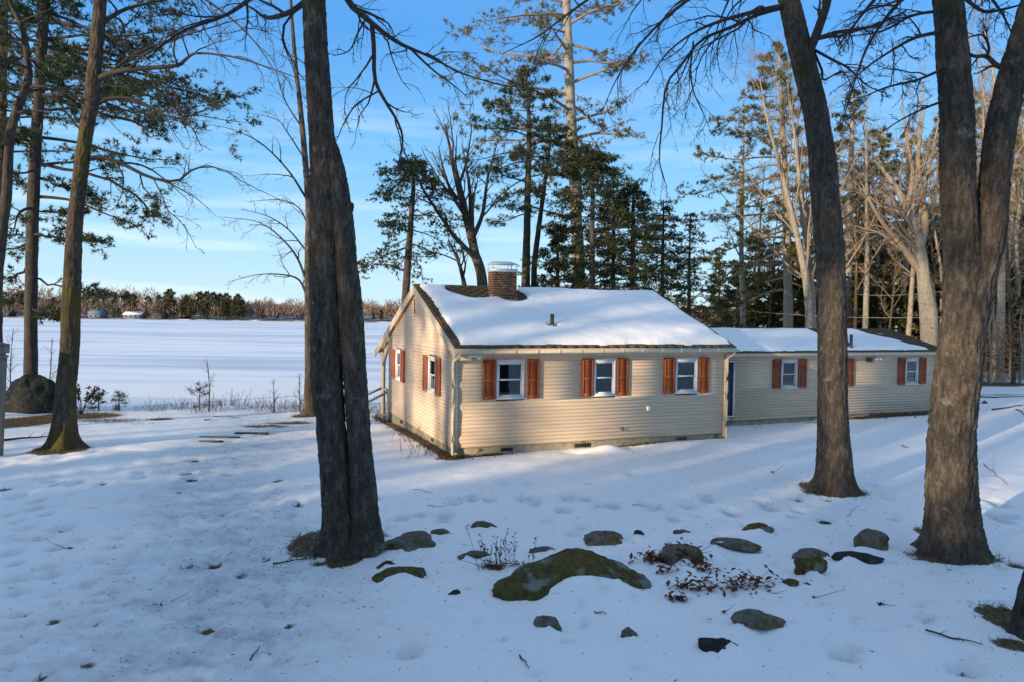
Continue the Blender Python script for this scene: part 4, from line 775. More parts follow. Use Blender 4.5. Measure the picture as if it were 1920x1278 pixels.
con('pine_tree', 'slimmer pine stem growing from the same clump, bent to the right', 1000, 36.6, [(1003, 590), (1001, 510), (1010, 430), (1022, 340), (1030, 280), (1032, 225)], [13, 11, 9, 7, 4, 2], .6, 1., 20, prof(1.8, 2.6, 1.6), PM, 56, tufts=3)
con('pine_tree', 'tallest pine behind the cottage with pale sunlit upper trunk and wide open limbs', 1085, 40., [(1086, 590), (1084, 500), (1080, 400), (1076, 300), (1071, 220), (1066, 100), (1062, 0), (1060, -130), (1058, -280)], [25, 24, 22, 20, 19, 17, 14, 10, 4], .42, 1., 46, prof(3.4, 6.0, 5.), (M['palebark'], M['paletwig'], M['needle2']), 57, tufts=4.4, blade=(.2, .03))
con('hemlock_tree', 'dense dark hemlock directly behind the middle of the roof ridge', 1112, 34., [(1110, 590), (1110, 480), (1111, 380), (1112, 310), (1112, 285)], [12, 10, 8, 5, 2], .22, 1., 64, prof(3.6, 3.2, 1.8), HM, 58, style='hemlock', tufts=4, asc=(-4, 6), cat='hemlock tree')
con('hemlock_tree', 'broad dark hemlock behind the right end of the main roof', 1186, 36., [(1186, 590), (1187, 480), (1187, 400), (1188, 345)], [11, 9, 6, 2], .15, 1., 64, prof(4.4, 3.8, 2.0), HM, 59, style='hemlock', tufts=4, asc=(-3, 8), cat='hemlock tree')
con('hemlock_tree', 'low bushy hemlock against the ridge between the double stemmed pine and the tallest pine', 1045, 37., [(1045, 600), (1045, 530), (1046, 460), (1046, 420)], [9, 7, 4, 2], .1, 1., 44, prof(2.6, 2.3, 1.3), HM, 65, style='hemlock', tufts=3.4, asc=(-4, 8), cat='hemlock tree')
con('hemlock_tree', 'hemlock squeezed between the dense dark one and the broad dark one', 1150, 39., [(1150, 600), (1150, 500), (1151, 400), (1151, 340)], [9, 7, 5, 2], .15, 1., 46, prof(2.8, 2.4, 1.3), HM, 66, style='hemlock', tufts=3.2, asc=(-4, 8), cat='hemlock tree')
con('hemlock_tree', 'hemlock with thin drooping tiers just right of the broad dark hemlock', 1242, 40., [(1242, 600), (1242, 520), (1243, 450), (1244, 375)], [9, 7, 5, 2], .1, 1., 52, prof(3.8, 3.2, 1.6), HM, 64, style='hemlock', tufts=3.4, asc=(-4, 8), cat='hemlock tree')
con('hemlock_tree', 'low ragged hemlock in the gap between main roof and wing', 1290, 46., [(1292, 600), (1292, 540), (1293, 470), (1295, 400)], [8, 6, 4, 2], .05, 1., 44, prof(4.2, 3.8, 1.8), HM, 60, style='hemlock', tufts=3, asc=(-2, 8), cat='hemlock tree')
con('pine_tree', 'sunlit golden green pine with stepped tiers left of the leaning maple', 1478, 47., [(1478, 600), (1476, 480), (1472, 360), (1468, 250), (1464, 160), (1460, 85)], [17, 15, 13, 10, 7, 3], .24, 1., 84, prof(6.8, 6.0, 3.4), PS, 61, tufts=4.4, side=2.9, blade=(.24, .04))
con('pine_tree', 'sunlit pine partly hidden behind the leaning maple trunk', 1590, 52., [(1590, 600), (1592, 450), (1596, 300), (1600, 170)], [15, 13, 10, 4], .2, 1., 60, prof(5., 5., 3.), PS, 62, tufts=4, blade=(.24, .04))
# --- bare trees behind the cottage and in the wood on the right
def bare(name, label, base, path, w, Y, limbs, mats, seed, lv, group=None, cat='tree', sides=20, extra=None):
    rg = rng(seed); th = thing(name, label, cat, base, 0, group); P = spline(np.array(path), 40); R_ = np.interp(np.linspace(0, 1, 40), np.linspace(0, 1, len(w)), w)
    link('trunk', trunk_mesh('trunk', P, R_, base, sides, .2, .012, (3.4, 1.2), seed, .3), mats[0], th)
    k, kw = limbs; C, CR = grow(rg, P[None], R_[None], k, **kw); q = MB(); V, Q = tubes(C, CR, 6); q.add(V, Q)
    for pts, r in (extra or []):
        Pe = spline(np.array(pts), C.shape[1]); Re = np.interp(np.linspace(0, 1, C.shape[1]), np.linspace(0, 1, len(r)), r); V, Q = tubes(Pe[None], Re[None], 7); q.add(V, Q)
        C = np.concatenate([C, Pe[None]]); CR = np.concatenate([CR, Re[None]])
    for k, kw in lv: C, CR = grow(rg, C, CR, k, **kw); V, Q = tubes(C, CR, 3); q.add(V, Q)
    q.build('branches', mats[1], th, True, base); return th
UPL = (9, dict(tr=(.35, .98), ang=(34, 10), lr=.42, n=12, rr=.55, wig=.09, trop=.05, rmin=.012))
LVB = [(7, dict(tr=(.2, 1), ang=(36, 12), lr=.42, n=7, rr=.6, wig=.13, trop=.03, rmin=.009)), (6, dict(tr=(.2, 1), ang=(36, 12), lr=.5, n=5, rr=.65, wig=.15, trop=.02, rmin=.007))]
LVC = LVB+[(3, dict(tr=(.3, 1), ang=(36, 12), lr=.55, n=3, rr=.7, wig=.15, rmin=.006))]
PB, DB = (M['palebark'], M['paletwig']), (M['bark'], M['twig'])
Y = 33.; b_, P = up([(905, 540), (889, 470), (872, 400), (852, 320), (835, 235)], 912, Y)
bare('maple_tree', 'bare leaning maple with an open fan of twigs just left of the chimney', b_, P, [.26, .24, .2, .16, .1, .03], Y, (8, dict(tr=(.3, .97), ang=(28, 9), lr=.42, n=12, rr=.6, wig=.08, trop=.05, rmin=.012)), (M['bark'], M['twig']), 71, LVB,
     extra=[([at(893, 480, Y), at(884, 420, Y), at(880, 350, Y), at(866, 270, Y)], [.15, .12, .08, .02]), ([at(885, 450, Y), at(905, 400, Y), at(915, 330, Y), at(935, 260, Y)], [.12, .09, .06, .02]), ([at(876, 410, Y), at(850, 370, Y), at(832, 320, Y), at(822, 275, Y)], [.1, .08, .05, .02])])
b_, P = up([(872, 560), (866, 515), (855, 480), (840, 450)], 880, Y+1); bare('tree_sapling', 'short crooked bare tree between the drooping hemlock and the leaning maple', b_, P, [.14, .12, .09, .06, .02], Y, (6, dict(tr=(.35, .97), ang=(36, 10), lr=.5, n=9, rr=.55, wig=.12, trop=.03, rmin=.01)), DB, 72, LVB[:1])
Y = 43.
for k, (x0, pts, lab) in enumerate([(1520, [(1515, 560), (1498, 460), (1470, 340), (1440, 230), (1425, 150)], 'pale bare tree fanning to the left in front of the sunlit pine'), (1528, [(1522, 560), (1512, 460), (1500, 350), (1488, 240), (1475, 150)], 'pale bare tree rising upright beside the leaning maple trunk'),
                                    (1556, [(1552, 540), (1540, 440), (1528, 330), (1512, 210)], 'pale bare tree mostly hidden behind the leaning maple trunk')]):
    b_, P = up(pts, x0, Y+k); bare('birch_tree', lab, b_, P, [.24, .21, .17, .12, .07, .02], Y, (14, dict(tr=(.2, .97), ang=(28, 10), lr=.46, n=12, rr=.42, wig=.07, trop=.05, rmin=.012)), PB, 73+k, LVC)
Y = 41.; b_, P = up([(1742, 600), (1735, 545), (1728, 490), (1718, 440), (1696, 380), (1668, 335), (1640, 300)], 1746, Y); q4 = lambda *a: [at(x, y, Y) for x, y in a]
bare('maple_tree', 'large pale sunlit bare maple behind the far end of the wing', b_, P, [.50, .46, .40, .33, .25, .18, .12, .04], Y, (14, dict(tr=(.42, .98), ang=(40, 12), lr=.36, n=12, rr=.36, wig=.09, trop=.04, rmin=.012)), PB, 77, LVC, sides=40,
     extra=[(q4((1731, 515), (1705, 480), (1682, 450), (1660, 425), (1635, 385), (1610, 330)), [.26, .22, .18, .13, .08, .02]), (q4((1725, 470), (1735, 420), (1728, 360), (1722, 290), (1735, 200)), [.24, .2, .15, .1, .03]), (q4((1715, 430), (1690, 400), (1650, 385), (1600, 340)), [.15, .12, .08, .02]),
            (q4((1727, 485), (1690, 470), (1655, 440), (1625, 430), (1590, 420)), [.14, .11, .08, .05, .02]), (q4((1700, 390), (1712, 330), (1700, 260), (1690, 180)), [.16, .12, .08, .02])])
# prototypes of the wood, copied along it
def proto(label, H, r, seed, mats, lean, lim, lv, group):
    rg = rng(seed); P = [A(0, 0, -.3)]+[A(lean*s*s*H*.2+rg.normal()*.012*H*s, rg.normal()*.012*H*s, H*s) for s in (.2, .45, .7, 1.)]
    return bare('slender_tree', label, A(0, 0, 0), P, [r*1.1, r, r*.8, r*.5, r*.15], 0, lim, mats, seed, lv, group, sides=14)
GW = 'slender bare trees in the wood on the right'; GH = 'hemlocks crowding the wood on the right'
TH = (13, dict(tr=(.36, .97), ang=(42, 12), lr=.28, n=9, rr=.36, wig=.1, trop=.05, rmin=.01))
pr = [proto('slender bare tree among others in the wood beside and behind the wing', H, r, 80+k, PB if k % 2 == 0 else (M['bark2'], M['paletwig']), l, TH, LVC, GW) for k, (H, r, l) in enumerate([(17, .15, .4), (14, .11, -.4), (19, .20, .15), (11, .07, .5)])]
wood_px = [(1395, 50, 2), (1418, 58, 1), (1440, 52, 3), (1602, 44, 1), (1622, 46, 2), (1650, 55, 0), (1665, 43, 3), (1680, 50, 2), (1700, 46, 0), (1712, 57, 1), (1757, 45, 3), (1770, 52, 0), (1838, 40, 0), (1848, 44, 1), (1856, 38, 3), (1866, 41, 2), (1878, 37, 0), (1885, 47, 3), (1896, 42, 1), (1903, 36, 3), (1912, 45, 0), (1926, 39, 2), (1945, 43, 1), (1970, 41, 0), (1830, 52, 2), (1800, 50, 1), (1620, 60, 2), (1580, 58, 0), (1740, 60, 2), (1885, 56, 2), (1910, 60, 0), (1690, 64, 1)]+[(int(1560+k*19+(k*37 % 17)), 44+(k*29 % 30), k*7 % 4) for k in range(22)]
Rw = rng(90); first = set()
for px, Y, k in wood_px:
    o = pr[k] if k not in first else copy_tree(pr[k]); first.add(k); p_ = gbase(px, Y); o.location = p_; o.rotation_euler = (Rw.normal(0, .03), Rw.normal(0, .03), Rw.uniform(0, 6.28)); s_ = Rw.uniform(.85, 1.2); o['label'] = 'slender '+('pale ' if k % 2 == 0 else 'brownish ')+('bare tree left of the leaning maple, above the wing roof' if px < 1545 else 'bare tree between the leaning maple and the forked maple' if px < 1800 else 'bare tree in the wood right of the forked maple'); o.scale = (s_, s_, s_)
M['sunhem'] = foliage('sunlit_colour_hemlock_needles', (.035, .05, .018), (.085, .09, .03), (.17, .145, .048), .4); HMW = (M['pbark'], M['twig'], M['sunhem'])  # lit version of the hemlock colour, sun glow painted into the needles
def hproto(H, seed, nl, pf): return conifer('hemlock_tree', 'dense dark hemlock filling the shady wood beyond the wing', A(0, 0, 0), [A(0, 0, -.3), A(.1, 0, H*.3), A(-.05, .1, H*.65), A(0, 0, H)], [.2, .16, .1, .02], 0, .06, 1., nl, pf, HMW, seed, 'hemlock', 2.4, (-6, 8), 12, GH, cat='hemlock tree', blade=(.26, .085))
hp = [hproto(12, 95, 46, prof(3.4, 3., 1.6)), hproto(8, 96, 34, prof(2.8, 2.4, 1.3))]; first = set()
for px, Y, k, s_ in [(1345, 66, 0, .8), (1380, 60, 1, 1.), (1415, 56, 1, 1.1), (1450, 60, 0, .85), (1480, 54, 1, 1.1), (1545, 60, 0, .9), (1600, 56, 0, .85), (1640, 58, 0, .95), (1660, 50, 1, 1.1), (1690, 60, 0, 1.), (1720, 54, 0, .8), (1775, 56, 0, 1.05), (1800, 62, 0, 1.2), (1835, 56, 0, 1.1), (1870, 52, 0, 1.), (1895, 58, 0, 1.2), (1925, 50, 0, 1.05), (1955, 56, 0, 1.2), (1990, 50, 0, 1.1), (1850, 66, 0, 1.3), (1920, 68, 0, 1.35), (1745, 68, 0, 1.2), (1620, 70, 0, 1.15), (1570, 72, 0, 1.), (1500, 72, 1, 1.2), (1880, 44, 1, .8), (1945, 46, 1, 1.)]:
    o = hp[k] if k not in first else copy_tree(hp[k]); first.add(k); o.location = gbase(px, Y); o.rotation_euler = (0, 0, Rw.uniform(0, 6.28)); s_ *= Rw.uniform(.9, 1.1); o.scale = (s_*1.1, s_*1.1, s_); o['label'] = 'dense dark hemlock '+('behind the wing, left of the leaning maple' if px < 1545 else 'showing between the leaning maple and the forked maple' if px < 1800 else 'in the wood right of the forked maple')
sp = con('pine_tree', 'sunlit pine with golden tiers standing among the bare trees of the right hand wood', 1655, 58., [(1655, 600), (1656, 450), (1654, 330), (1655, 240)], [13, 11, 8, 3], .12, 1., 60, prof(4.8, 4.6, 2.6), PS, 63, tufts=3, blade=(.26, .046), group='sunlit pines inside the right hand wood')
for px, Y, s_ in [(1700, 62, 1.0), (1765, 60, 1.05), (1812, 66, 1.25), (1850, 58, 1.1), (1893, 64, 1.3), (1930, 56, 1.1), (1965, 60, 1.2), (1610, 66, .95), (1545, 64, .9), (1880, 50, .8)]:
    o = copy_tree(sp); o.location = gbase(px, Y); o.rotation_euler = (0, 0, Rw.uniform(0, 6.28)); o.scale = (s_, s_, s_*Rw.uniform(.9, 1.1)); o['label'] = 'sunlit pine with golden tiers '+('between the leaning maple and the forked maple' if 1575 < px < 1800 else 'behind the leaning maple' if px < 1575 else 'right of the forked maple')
# the wood between the sun and the lawn, behind the camera: its shade lies over the foreground
Rv = rng(99); q = MB(); nT = 56; xx = np.concatenate([Rv.uniform(-84, 2, 42), Rv.uniform(-64, -38, 14)]); yy = Rv.uniform(-36, -25, nT); Pn = np.stack([np.stack([xx+Rv.normal(size=nT)*.6*s, yy+Rv.normal(size=nT)*.6*s, np.full(nT, 27.*s-.5)], 1) for s in (0, .3, .6, 1.)], 1)
V, Q = tubes(Pn, np.stack([Rv.uniform(.14, .3, nT)*s for s in (1.1, 1., .7, .2)], 1), 6); q.add(V, Q)
def cloud(n, x, y, z): return np.stack([Rv.uniform(*x, n), Rv.uniform(*y, n), Rv.uniform(*z, n)], 1)
woodsP = []
P = cloud(44000, (-86, 4), (-30, -25), (0, 14)); top = WOOD_TOP+3.2*(fbm(P[:, 0]/3., P[:, 0]*0, 1., 3)-.5)+.8*np.sin(P[:, 0]*.8); P = P[P[:, 2] < np.minimum(top, 14)]; woodsP.append((P, .8, .42))
P = cloud(30000, (-84, 4), (-38, -25), (19.2, 28.5)); dn = fbm(P[:, 0]/5., P[:, 1]/5., P[:, 2]/3.5, 3); P = P[dn > .50+.35*sstep(-50, -58, P[:, 0])]; woodsP.append((P, .85, .4))
P = cloud(5200, (-84, 4), (-34, -25), (12, 19)); dn = fbm(P[:, 0]/3., P[:, 1]/3., P[:, 2]/2., 3); P = P[dn > .615]; woodsP.append((P, .7, .26))
P = cloud(5200, (-62, -36), (-34, -25), (16.6, 19.4)); dn = fbm(P[:, 0]/2.2, P[:, 1]/3., P[:, 2]/.9, 3); P = P[dn > .585]; woodsP.append((P, .7, .26))
tl_ = 0; Vs, Ts, ts = [], [], []
for P, l, w in woodsP: V, T, ti = tris(Rv, P, Rv.normal(size=P.shape)*.6, 1, l, w, .8, 0.); Vs.append(V); Ts.append(T+tl_); ts.append(ti); tl_ += len(V)
me = mk('woods', np.vstack(Vs), [np.vstack(Ts)], False, {'tint': np.concatenate(ts)}); wd = link('woods', me, M['needle']); tag(wd, 'tall wood of mixed evergreens shading the lawn from the sunny side', 'woods', None, 'stuff'); q.build('trunks', M['pbark'], wd)
# ------------------------------------------------------------------ far shore
Rf = rng(101)
def far_h(x, y):
    d = y-476-8*(fbm(x/60, 0., 2., 3)-.5); crest = np.interp(x, [-900, -420, -340, -250, -190, -140, -60, 100, 300, 700], [16, 15, 14, 10, 6, 4, 2, 6, 7, 9])
    return LAKE_Z-1+1.6*sstep(-2, 5, d)+crest*sstep(10, 190, d)
fx, fy = np.meshgrid(np.arange(-900, 901, 12.), np.concatenate([np.arange(462, 500, 2.5), np.arange(500, 1000, 25)])); fz = far_h(fx, fy); n_y, n_x = fx.shape; i, j = np.meshgrid(np.arange(n_y-1), np.arange(n_x-1), indexing='ij'); o = i*n_x+j
M['shoreland'] = rough_mat('wooded_ground', (.10, .075, .05), (.22, .17, .13), .2, None, .95, .2, .1, .1, (.75, .76, .78), .06, .52)
tag(link('far_shore_hill', mk('far_shore_hill', np.stack([fx.ravel(), fy.ravel(), fz.ravel()], 1), [np.stack([o, o+1, o+n_x+1, o+n_x], -1).reshape(-1, 4)], True), M['shoreland']), kind='structure')
hx, hy = np.meshgrid(np.arange(-3600, 3601, 60.), np.arange(2500, 4000, 120.)); hz = -3+62*sstep(2450, 3300, hy)*(.35+.9*fbm(hx/700, hy*0, 3., 3))+4*fbm(hx/60, hy/60, 1., 2); n_y, n_x = hx.shape; i, j = np.meshgrid(np.arange(n_y-1), np.arange(n_x-1), indexing='ij'); o = i*n_x+j
M['farhill'] = rough_mat('hazed_forest_colour', (.05, .065, .075), (.09, .10, .11), .01, None, .95, .2, 1., .1)  # haze of distance painted in as a blue-grey forest colour
tag(link('distant_hill', mk('distant_hill', np.stack([hx.ravel(), hy.ravel(), hz.ravel()], 1), [np.stack([o, o+1, o+n_x+1, o+n_x], -1).reshape(-1, 4)], True), M['farhill']), kind='structure')
n = 3000; tx = Rf.uniform(-520, 420, n); ty = 482+np.abs(Rf.normal(0, 1, n))*75+Rf.uniform(0, 10, n); tz = far_h(tx, ty); th_ = Rf.uniform(6, 12, n)*(.55+.95*fbm(tx/28., ty/40., 2., 3))*1.05; wd_ = Rf.uniform(2.2, 4.2, n)
k = 26; a = Rf.uniform(0, 6.28, (n, k)); rr = np.sqrt(Rf.random((n, k))); hh_ = Rf.uniform(.25, .95, (n, k)); rad = rr*wd_[:, None]*(1-np.abs(hh_-.55)*1.3)
P = np.stack([tx[:, None]+rad*np.cos(a), ty[:, None]+rad*np.sin(a), tz[:, None]+hh_*th_[:, None]], -1).reshape(-1, 3); D = np.stack([np.cos(a)*.5, np.sin(a)*.5, np.ones_like(a)], -1).reshape(-1, 3)
V, T, ti = tris(Rf, P, D, 1, 3.2, .55, .3, .3); ti = np.repeat(np.repeat(Rf.random(n)*.7+.15, k), 3)+Rf.uniform(-.15, .15, len(V))
tag(link('far_wood', mk('far_wood', V, [T], False, {'tint': np.clip(ti, 0, 1)}), M['farwood']), 'brown leafless hardwood forest covering the far shore of the lake', 'forest', None, 'stuff')
GF = 'evergreens rising over the far shore'
def far_pine(label, seed, H, Wd, k, shape):
    rg = rng(seed); th = thing('pine_tree', label, 'pine tree', (0, 0, 0), 0, GF); MB().tube([(0, 0, -.5), (0, 0, H*.5), (0, 0, H*.97)], [.3, .22, .05], 6).build('trunk', M['pbark'], th)
    h = rg.uniform(.18 if shape else .34, 1., k); r = np.sqrt(rg.random(k))*Wd*(np.interp(h, [.1, .3, 1], [.7, 1, .12]) if shape else np.interp(h, [.3, .5, .8, 1], [.6, .8, 1, .35]))*(.65+.35*np.sin(h*31)); a = rg.uniform(0, 6.28, k)
    P = np.stack([r*np.cos(a), r*np.sin(a), h*H], 1); D = np.stack([np.cos(a), np.sin(a), np.full(k, .1)], 1); V, T, ti = tris(rg, P, D, 3, 1.5, .7, .5, .1); link('needles', mk('needles', V, [T], False, {'tint': ti}), M['farpine'], th); tag(th.children[-1], kind='stuff'); return th
fp = [far_pine('round headed evergreen standing over the brown far shore forest', 111, 17, 3.6, 300, 0), far_pine('pointed evergreen in the dark clump on the far shore', 112, 13, 3.2, 300, 1)]; first = set()
for px, Y, k, s_ in [(178, 500, 0, .8), (195, 520, 0, .9), (238, 505, 0, 1.05), (250, 515, 0, .9), (278, 510, 0, .9), (298, 540, 0, .9), (318, 492, 0, 1.15), (326, 497, 1, 1.), (312, 500, 0, .95), (342, 490, 1, .9), (350, 494, 0, 1.02), (358, 488, 1, 1.), (375, 500, 0, 1.12), (388, 498, 0, 1.15), (400, 495, 0, 1.1), (412, 500, 0, 1.05), (424, 495, 0, 1.05), (432, 489, 1, 1.1), (440, 487, 1, 1.15), (448, 487, 1, 1.1), (455, 488, 1, 1.05), (446, 492, 0, .95), (405, 488, 1, .95), (418, 487, 1, 1.), (380, 488, 1, .8), (222, 486, 1, .55), (214, 485, 1, .5), (160, 520, 0, .85), (100, 500, 0, .8), (40, 505, 0, .85), (20, 490, 1, .8), (492, 490, 1, .55), (520, 490, 1, .5), (1290, 500, 1, .9), (1262, 500, 0, .9), (1320, 495, 1, 1.), (700, 490, 1, .5), (715, 492, 1, .6), (274, 485, 1, .5)]:
    o = fp[k] if k not in first else copy_tree(fp[k]); first.add(k); x = (px-960)/F*Y; o.location = (x, Y, float(far_h(np.array(x), np.array(Y)))); o.rotation_euler = (0, 0, Rf.uniform(0, 6.28)); s_ *= Rf.uniform(.92, 1.08); o.scale = (s_, s_, s_)
M['greyblue'] = mat('grey_blue_siding', (.14, .18, .22), .7)[0]; M['browns'] = mat('brown_siding', (.06, .045, .035), .7)[0]; M['winw'] = mat('window_trim_white', (.7, .7, .7), .6)[0]
def far_cabin(label, px, Y, w, d, h, rise, wall, roof, nwin, rot=0.):
    x = (px-960)/F*Y; z = float(far_h(np.array(x), np.array(Y)))-.1; c_ = thing('lake_cabin', label, 'cabin', (x, Y, z), rot); q = MB(); q.box(-w/2, w/2, 0, d, 0, h); q.add([(-w/2, 0, h), (-w/2, d, h), (-w/2, d/2, h+rise), (w/2, 0, h), (w/2, d, h), (w/2, d/2, h+rise)], None, [(0, 1, 2), (3, 5, 4)]); q.build('wall', M[wall], c_)
    q = MB(); slab(q, -w/2-.5, w/2+.5, -.5, h-.5*rise/(d/2), d/2, h+rise+.02, -.3); slab(q, -w/2-.5, w/2+.5, d+.5, h-.5*rise/(d/2), d/2, h+rise+.02, -.3); q.build('roof', M[roof], c_)
    for k in range(nwin):
        a = -w/2+(k+.5)*w/nwin; f = MB().box(a-.7, a+.7, -.08, .02, .9, 2.2).build('window', M['winw'], c_); MB().box(a-.6, a+.6, -.11, -.081, 1., 2.1).build('pane', M['dark'], f)
    return c_
far_cabin('grey blue lake cabin on the far shore behind the mossy maple', 178, 484, 9, 7, 3.4, 2.6, 'greyblue', 'greyblue', 3); far_cabin('long low far shore cabin with a white snowy roof', 248, 483, 12, 7, 2.9, 1.6, 'greyblue', 'rsnow', 4)
far_cabin('small dark brown far shore cabin with a pointed roof', 296, 482, 8, 6, 2.4, 2.3, 'browns', 'browns', 2); far_cabin('tiny pale cabin half hidden among far shore evergreens', 346, 497, 5, 5, 6.2, 1.2, 'browns', 'rsnow', 1); far_cabin('little reddish far shore cabin at the left picture edge', 8, 486, 8, 6, 3.2, 1.8, 'browns', 'greyblue', 2)
for lab, px, w_ in [('short dock drawn up on the far shore ice beside the snowy cabin', 290, 8), ('light dock lying below the dark far shore evergreens', 382, 7), ('dock resting on the far shore right of the evergreens', 492, 6)]:
    x = (px-960)/F*474; d_ = thing('boat_dock', lab, 'dock', (x, 473, LAKE_Z)); MB().box(-w_/2, w_/2, 0, 1.6, .55, .75).build('deck', M['wood'], d_)
    for a in (-w_/2+.3, w_/2-.5): MB().box(a, a+.2, .1, .3, 0, .55).build('leg', M['wood'], d_)
# ------------------------------------------------------------------ stones on the lawn
import bmesh
def ico(sub):
    b_ = bmesh.new(); bmesh.ops.create_icosphere(b_, subdivisions=sub, radius=1); b_.verts.ensure_lookup_table()
    V = np.array([v.co for v in b_.verts]); T = np.array([[v.index for v in f.verts] for f in b_.faces]); b_.free(); return V, T
ICO = {k: ico(k) for k in (2, 3, 4, 5)}
def stone(label, px, py, w, h, m_, seed, name='stone', sub=4, depth=.62, rough=.19, ang=0., sink=.35, sharp=0., cat='stone'):
    g_ = on(px, py-h*.25); k = g_[1]/F; W_ = w*k/2; D_ = W_*2*depth/2; Hh = max(.04, (h*k-D_*.36)*.68); V, T = ICO[sub]; rg = rng(seed)
    n1_ = fbm(V[:, 0]*1.3+seed, V[:, 1]*1.3, V[:, 2]*1.3, 3)-.5; n2_ = fbm(V[:, 0]*4+seed, V[:, 1]*4, V[:, 2]*4, 3)-.5
    U = V*(1+2.2*rough*n1_*2+rough*.8*n2_)[:, None]
    if sharp:
        for _ in range(7):
            d = nrm(rg.normal(size=3)*A(1, 1, .7)); lim = rg.uniform(.55, .85); p_ = U@d; U = U-np.where(p_ > lim, (p_-lim)*sharp, 0)[:, None]*d
    U = U*A(W_*1.06, D_*1.1, Hh*(1+sink)); c_, s_ = math.cos(ang), math.sin(ang); U = np.stack([U[:, 0]*c_-U[:, 1]*s_, U[:, 0]*s_+U[:, 1]*c_, U[:, 2]], 1)
    o = link(name, mk(name, U, [T], True), M[m_]); o.location = g_+A(0, 0, -Hh*sink); return tag(o, label, cat, 'stones poking through the snow')
for i, a in enumerate(STONES):
    stone(a[0], *a[1:5], a[5], 200+i, sharp=(.75 if i in (15, 19, 16, 20) else .35), depth=(.5 if a[4] < 20 else .7), ang=rng(i).uniform(-.4, .4), sub=4)
# the big mossy boulder
g_ = on(1066, 1092); V, T = ICO[5]; U = V*(1+.34*(fbm(V[:, 0]*1.2+3, V[:, 1]*1.2, V[:, 2]*1.2, 3)-.5)+.09*(fbm(V[:, 0]*5, V[:, 1]*5, V[:, 2]*5, 4)-.5)+.16*(np.abs(fbm(V[:, 0]*2.6+2, V[:, 1]*2.6, V[:, 2]*2.6, 3)-.5)*-2+.3)+.06*(fbm(V[:, 0]*15, V[:, 1]*15, V[:, 2]*15, 2)-.5))[:, None]
U = U*A(1.0, .62, .42); U[:, 2] += .05*np.exp(-((U[:, 0]-.2)/.3)**2)-.06*np.clip(-U[:, 0], 0, 2); U[:, 1] += -.34*np.clip(-U[:, 0], 0, 2)
o = link('mossy_boulder', mk('mossy_boulder', U, [T], True), M['moss']); o.location = g_+A(0, .06, -.12); tag(o, 'biggest boulder on the lawn, olive moss over grey rock, half buried in a drift', 'boulder')
# the dark boulder by the left shore, its two small neighbours
g_ = on(48, 772); k = g_[1]/F; V, T = ICO[5]; U = V*(1+.30*(fbm(V[:, 0]*1.4+8, V[:, 1]*1.4, V[:, 2]*1.4, 3)-.5)+.22*(fbm(V[:, 0]*5+1, V[:, 1]*5, V[:, 2]*5, 3)-.5))[:, None]*A(56*k, 40*k, 76*k)
o = link('boulder', mk('boulder', U, [T], True), M['darkrock']); o.location = g_+A(-.1, .5, -.1); tag(o, 'large rounded dark boulder with lichen on top, at the left edge of the shore', 'boulder')
stone('dark rock sticking out of the snow mound on the lake bank', 463, 764, 20, 14, 'darkrock', 261, sub=3); stone('small dark rock on the bank edge next to the slim bare tree', 535, 762, 14, 8, 'darkrock', 262, sub=3); stone('small brown rock in the sunlit snow right of the forked maple', 1846, 758, 12, 9, 'stone', 263, sub=3)
# ------------------------------------------------------------------ small plants, twigs and leaves
def twig(label, px, py, w, h, seed, m_='twig', k=3, r=.006, lift=.02, name='fallen_twig', cat='twig', curve=.25, group='twigs on the snow'):
    """w, h: picture offset from its left end to its right end"""
    rg = rng(seed); a, b_ = on(px, py), on(px+w, py+h); n = 9; t = np.linspace(0, 1, n)[:, None]; P = a*(1-t)+b_*t; L = np.linalg.norm(b_-a)
    P = P+np.cumsum(rg.normal(size=(n, 3))*A(1, 1, .3), 0)*curve*L*.06; P[:, 2] = np.array([gz(x, y) for x, y in P[:, :2]])+r*.7+lift*np.abs(np.sin(t[:, 0]*4+seed)); P = P[None]; Rr = (r*(1-.6*t[:, 0]))[None]
    q = MB(); V, Q = tubes(P, Rr, 5); q.add(V, Q)
    if k:
        C, CR = grow(rg, P, Rr, k, tr=(.2, .95), ang=(45, 12), lr=.45, n=6, rr=.65, wig=.2, trop=.02, rmin=.002); V, Q = tubes(C, CR, 4); q.add(V, Q)
    return tag(q.build(name, M[m_], None, True), label, cat, group)
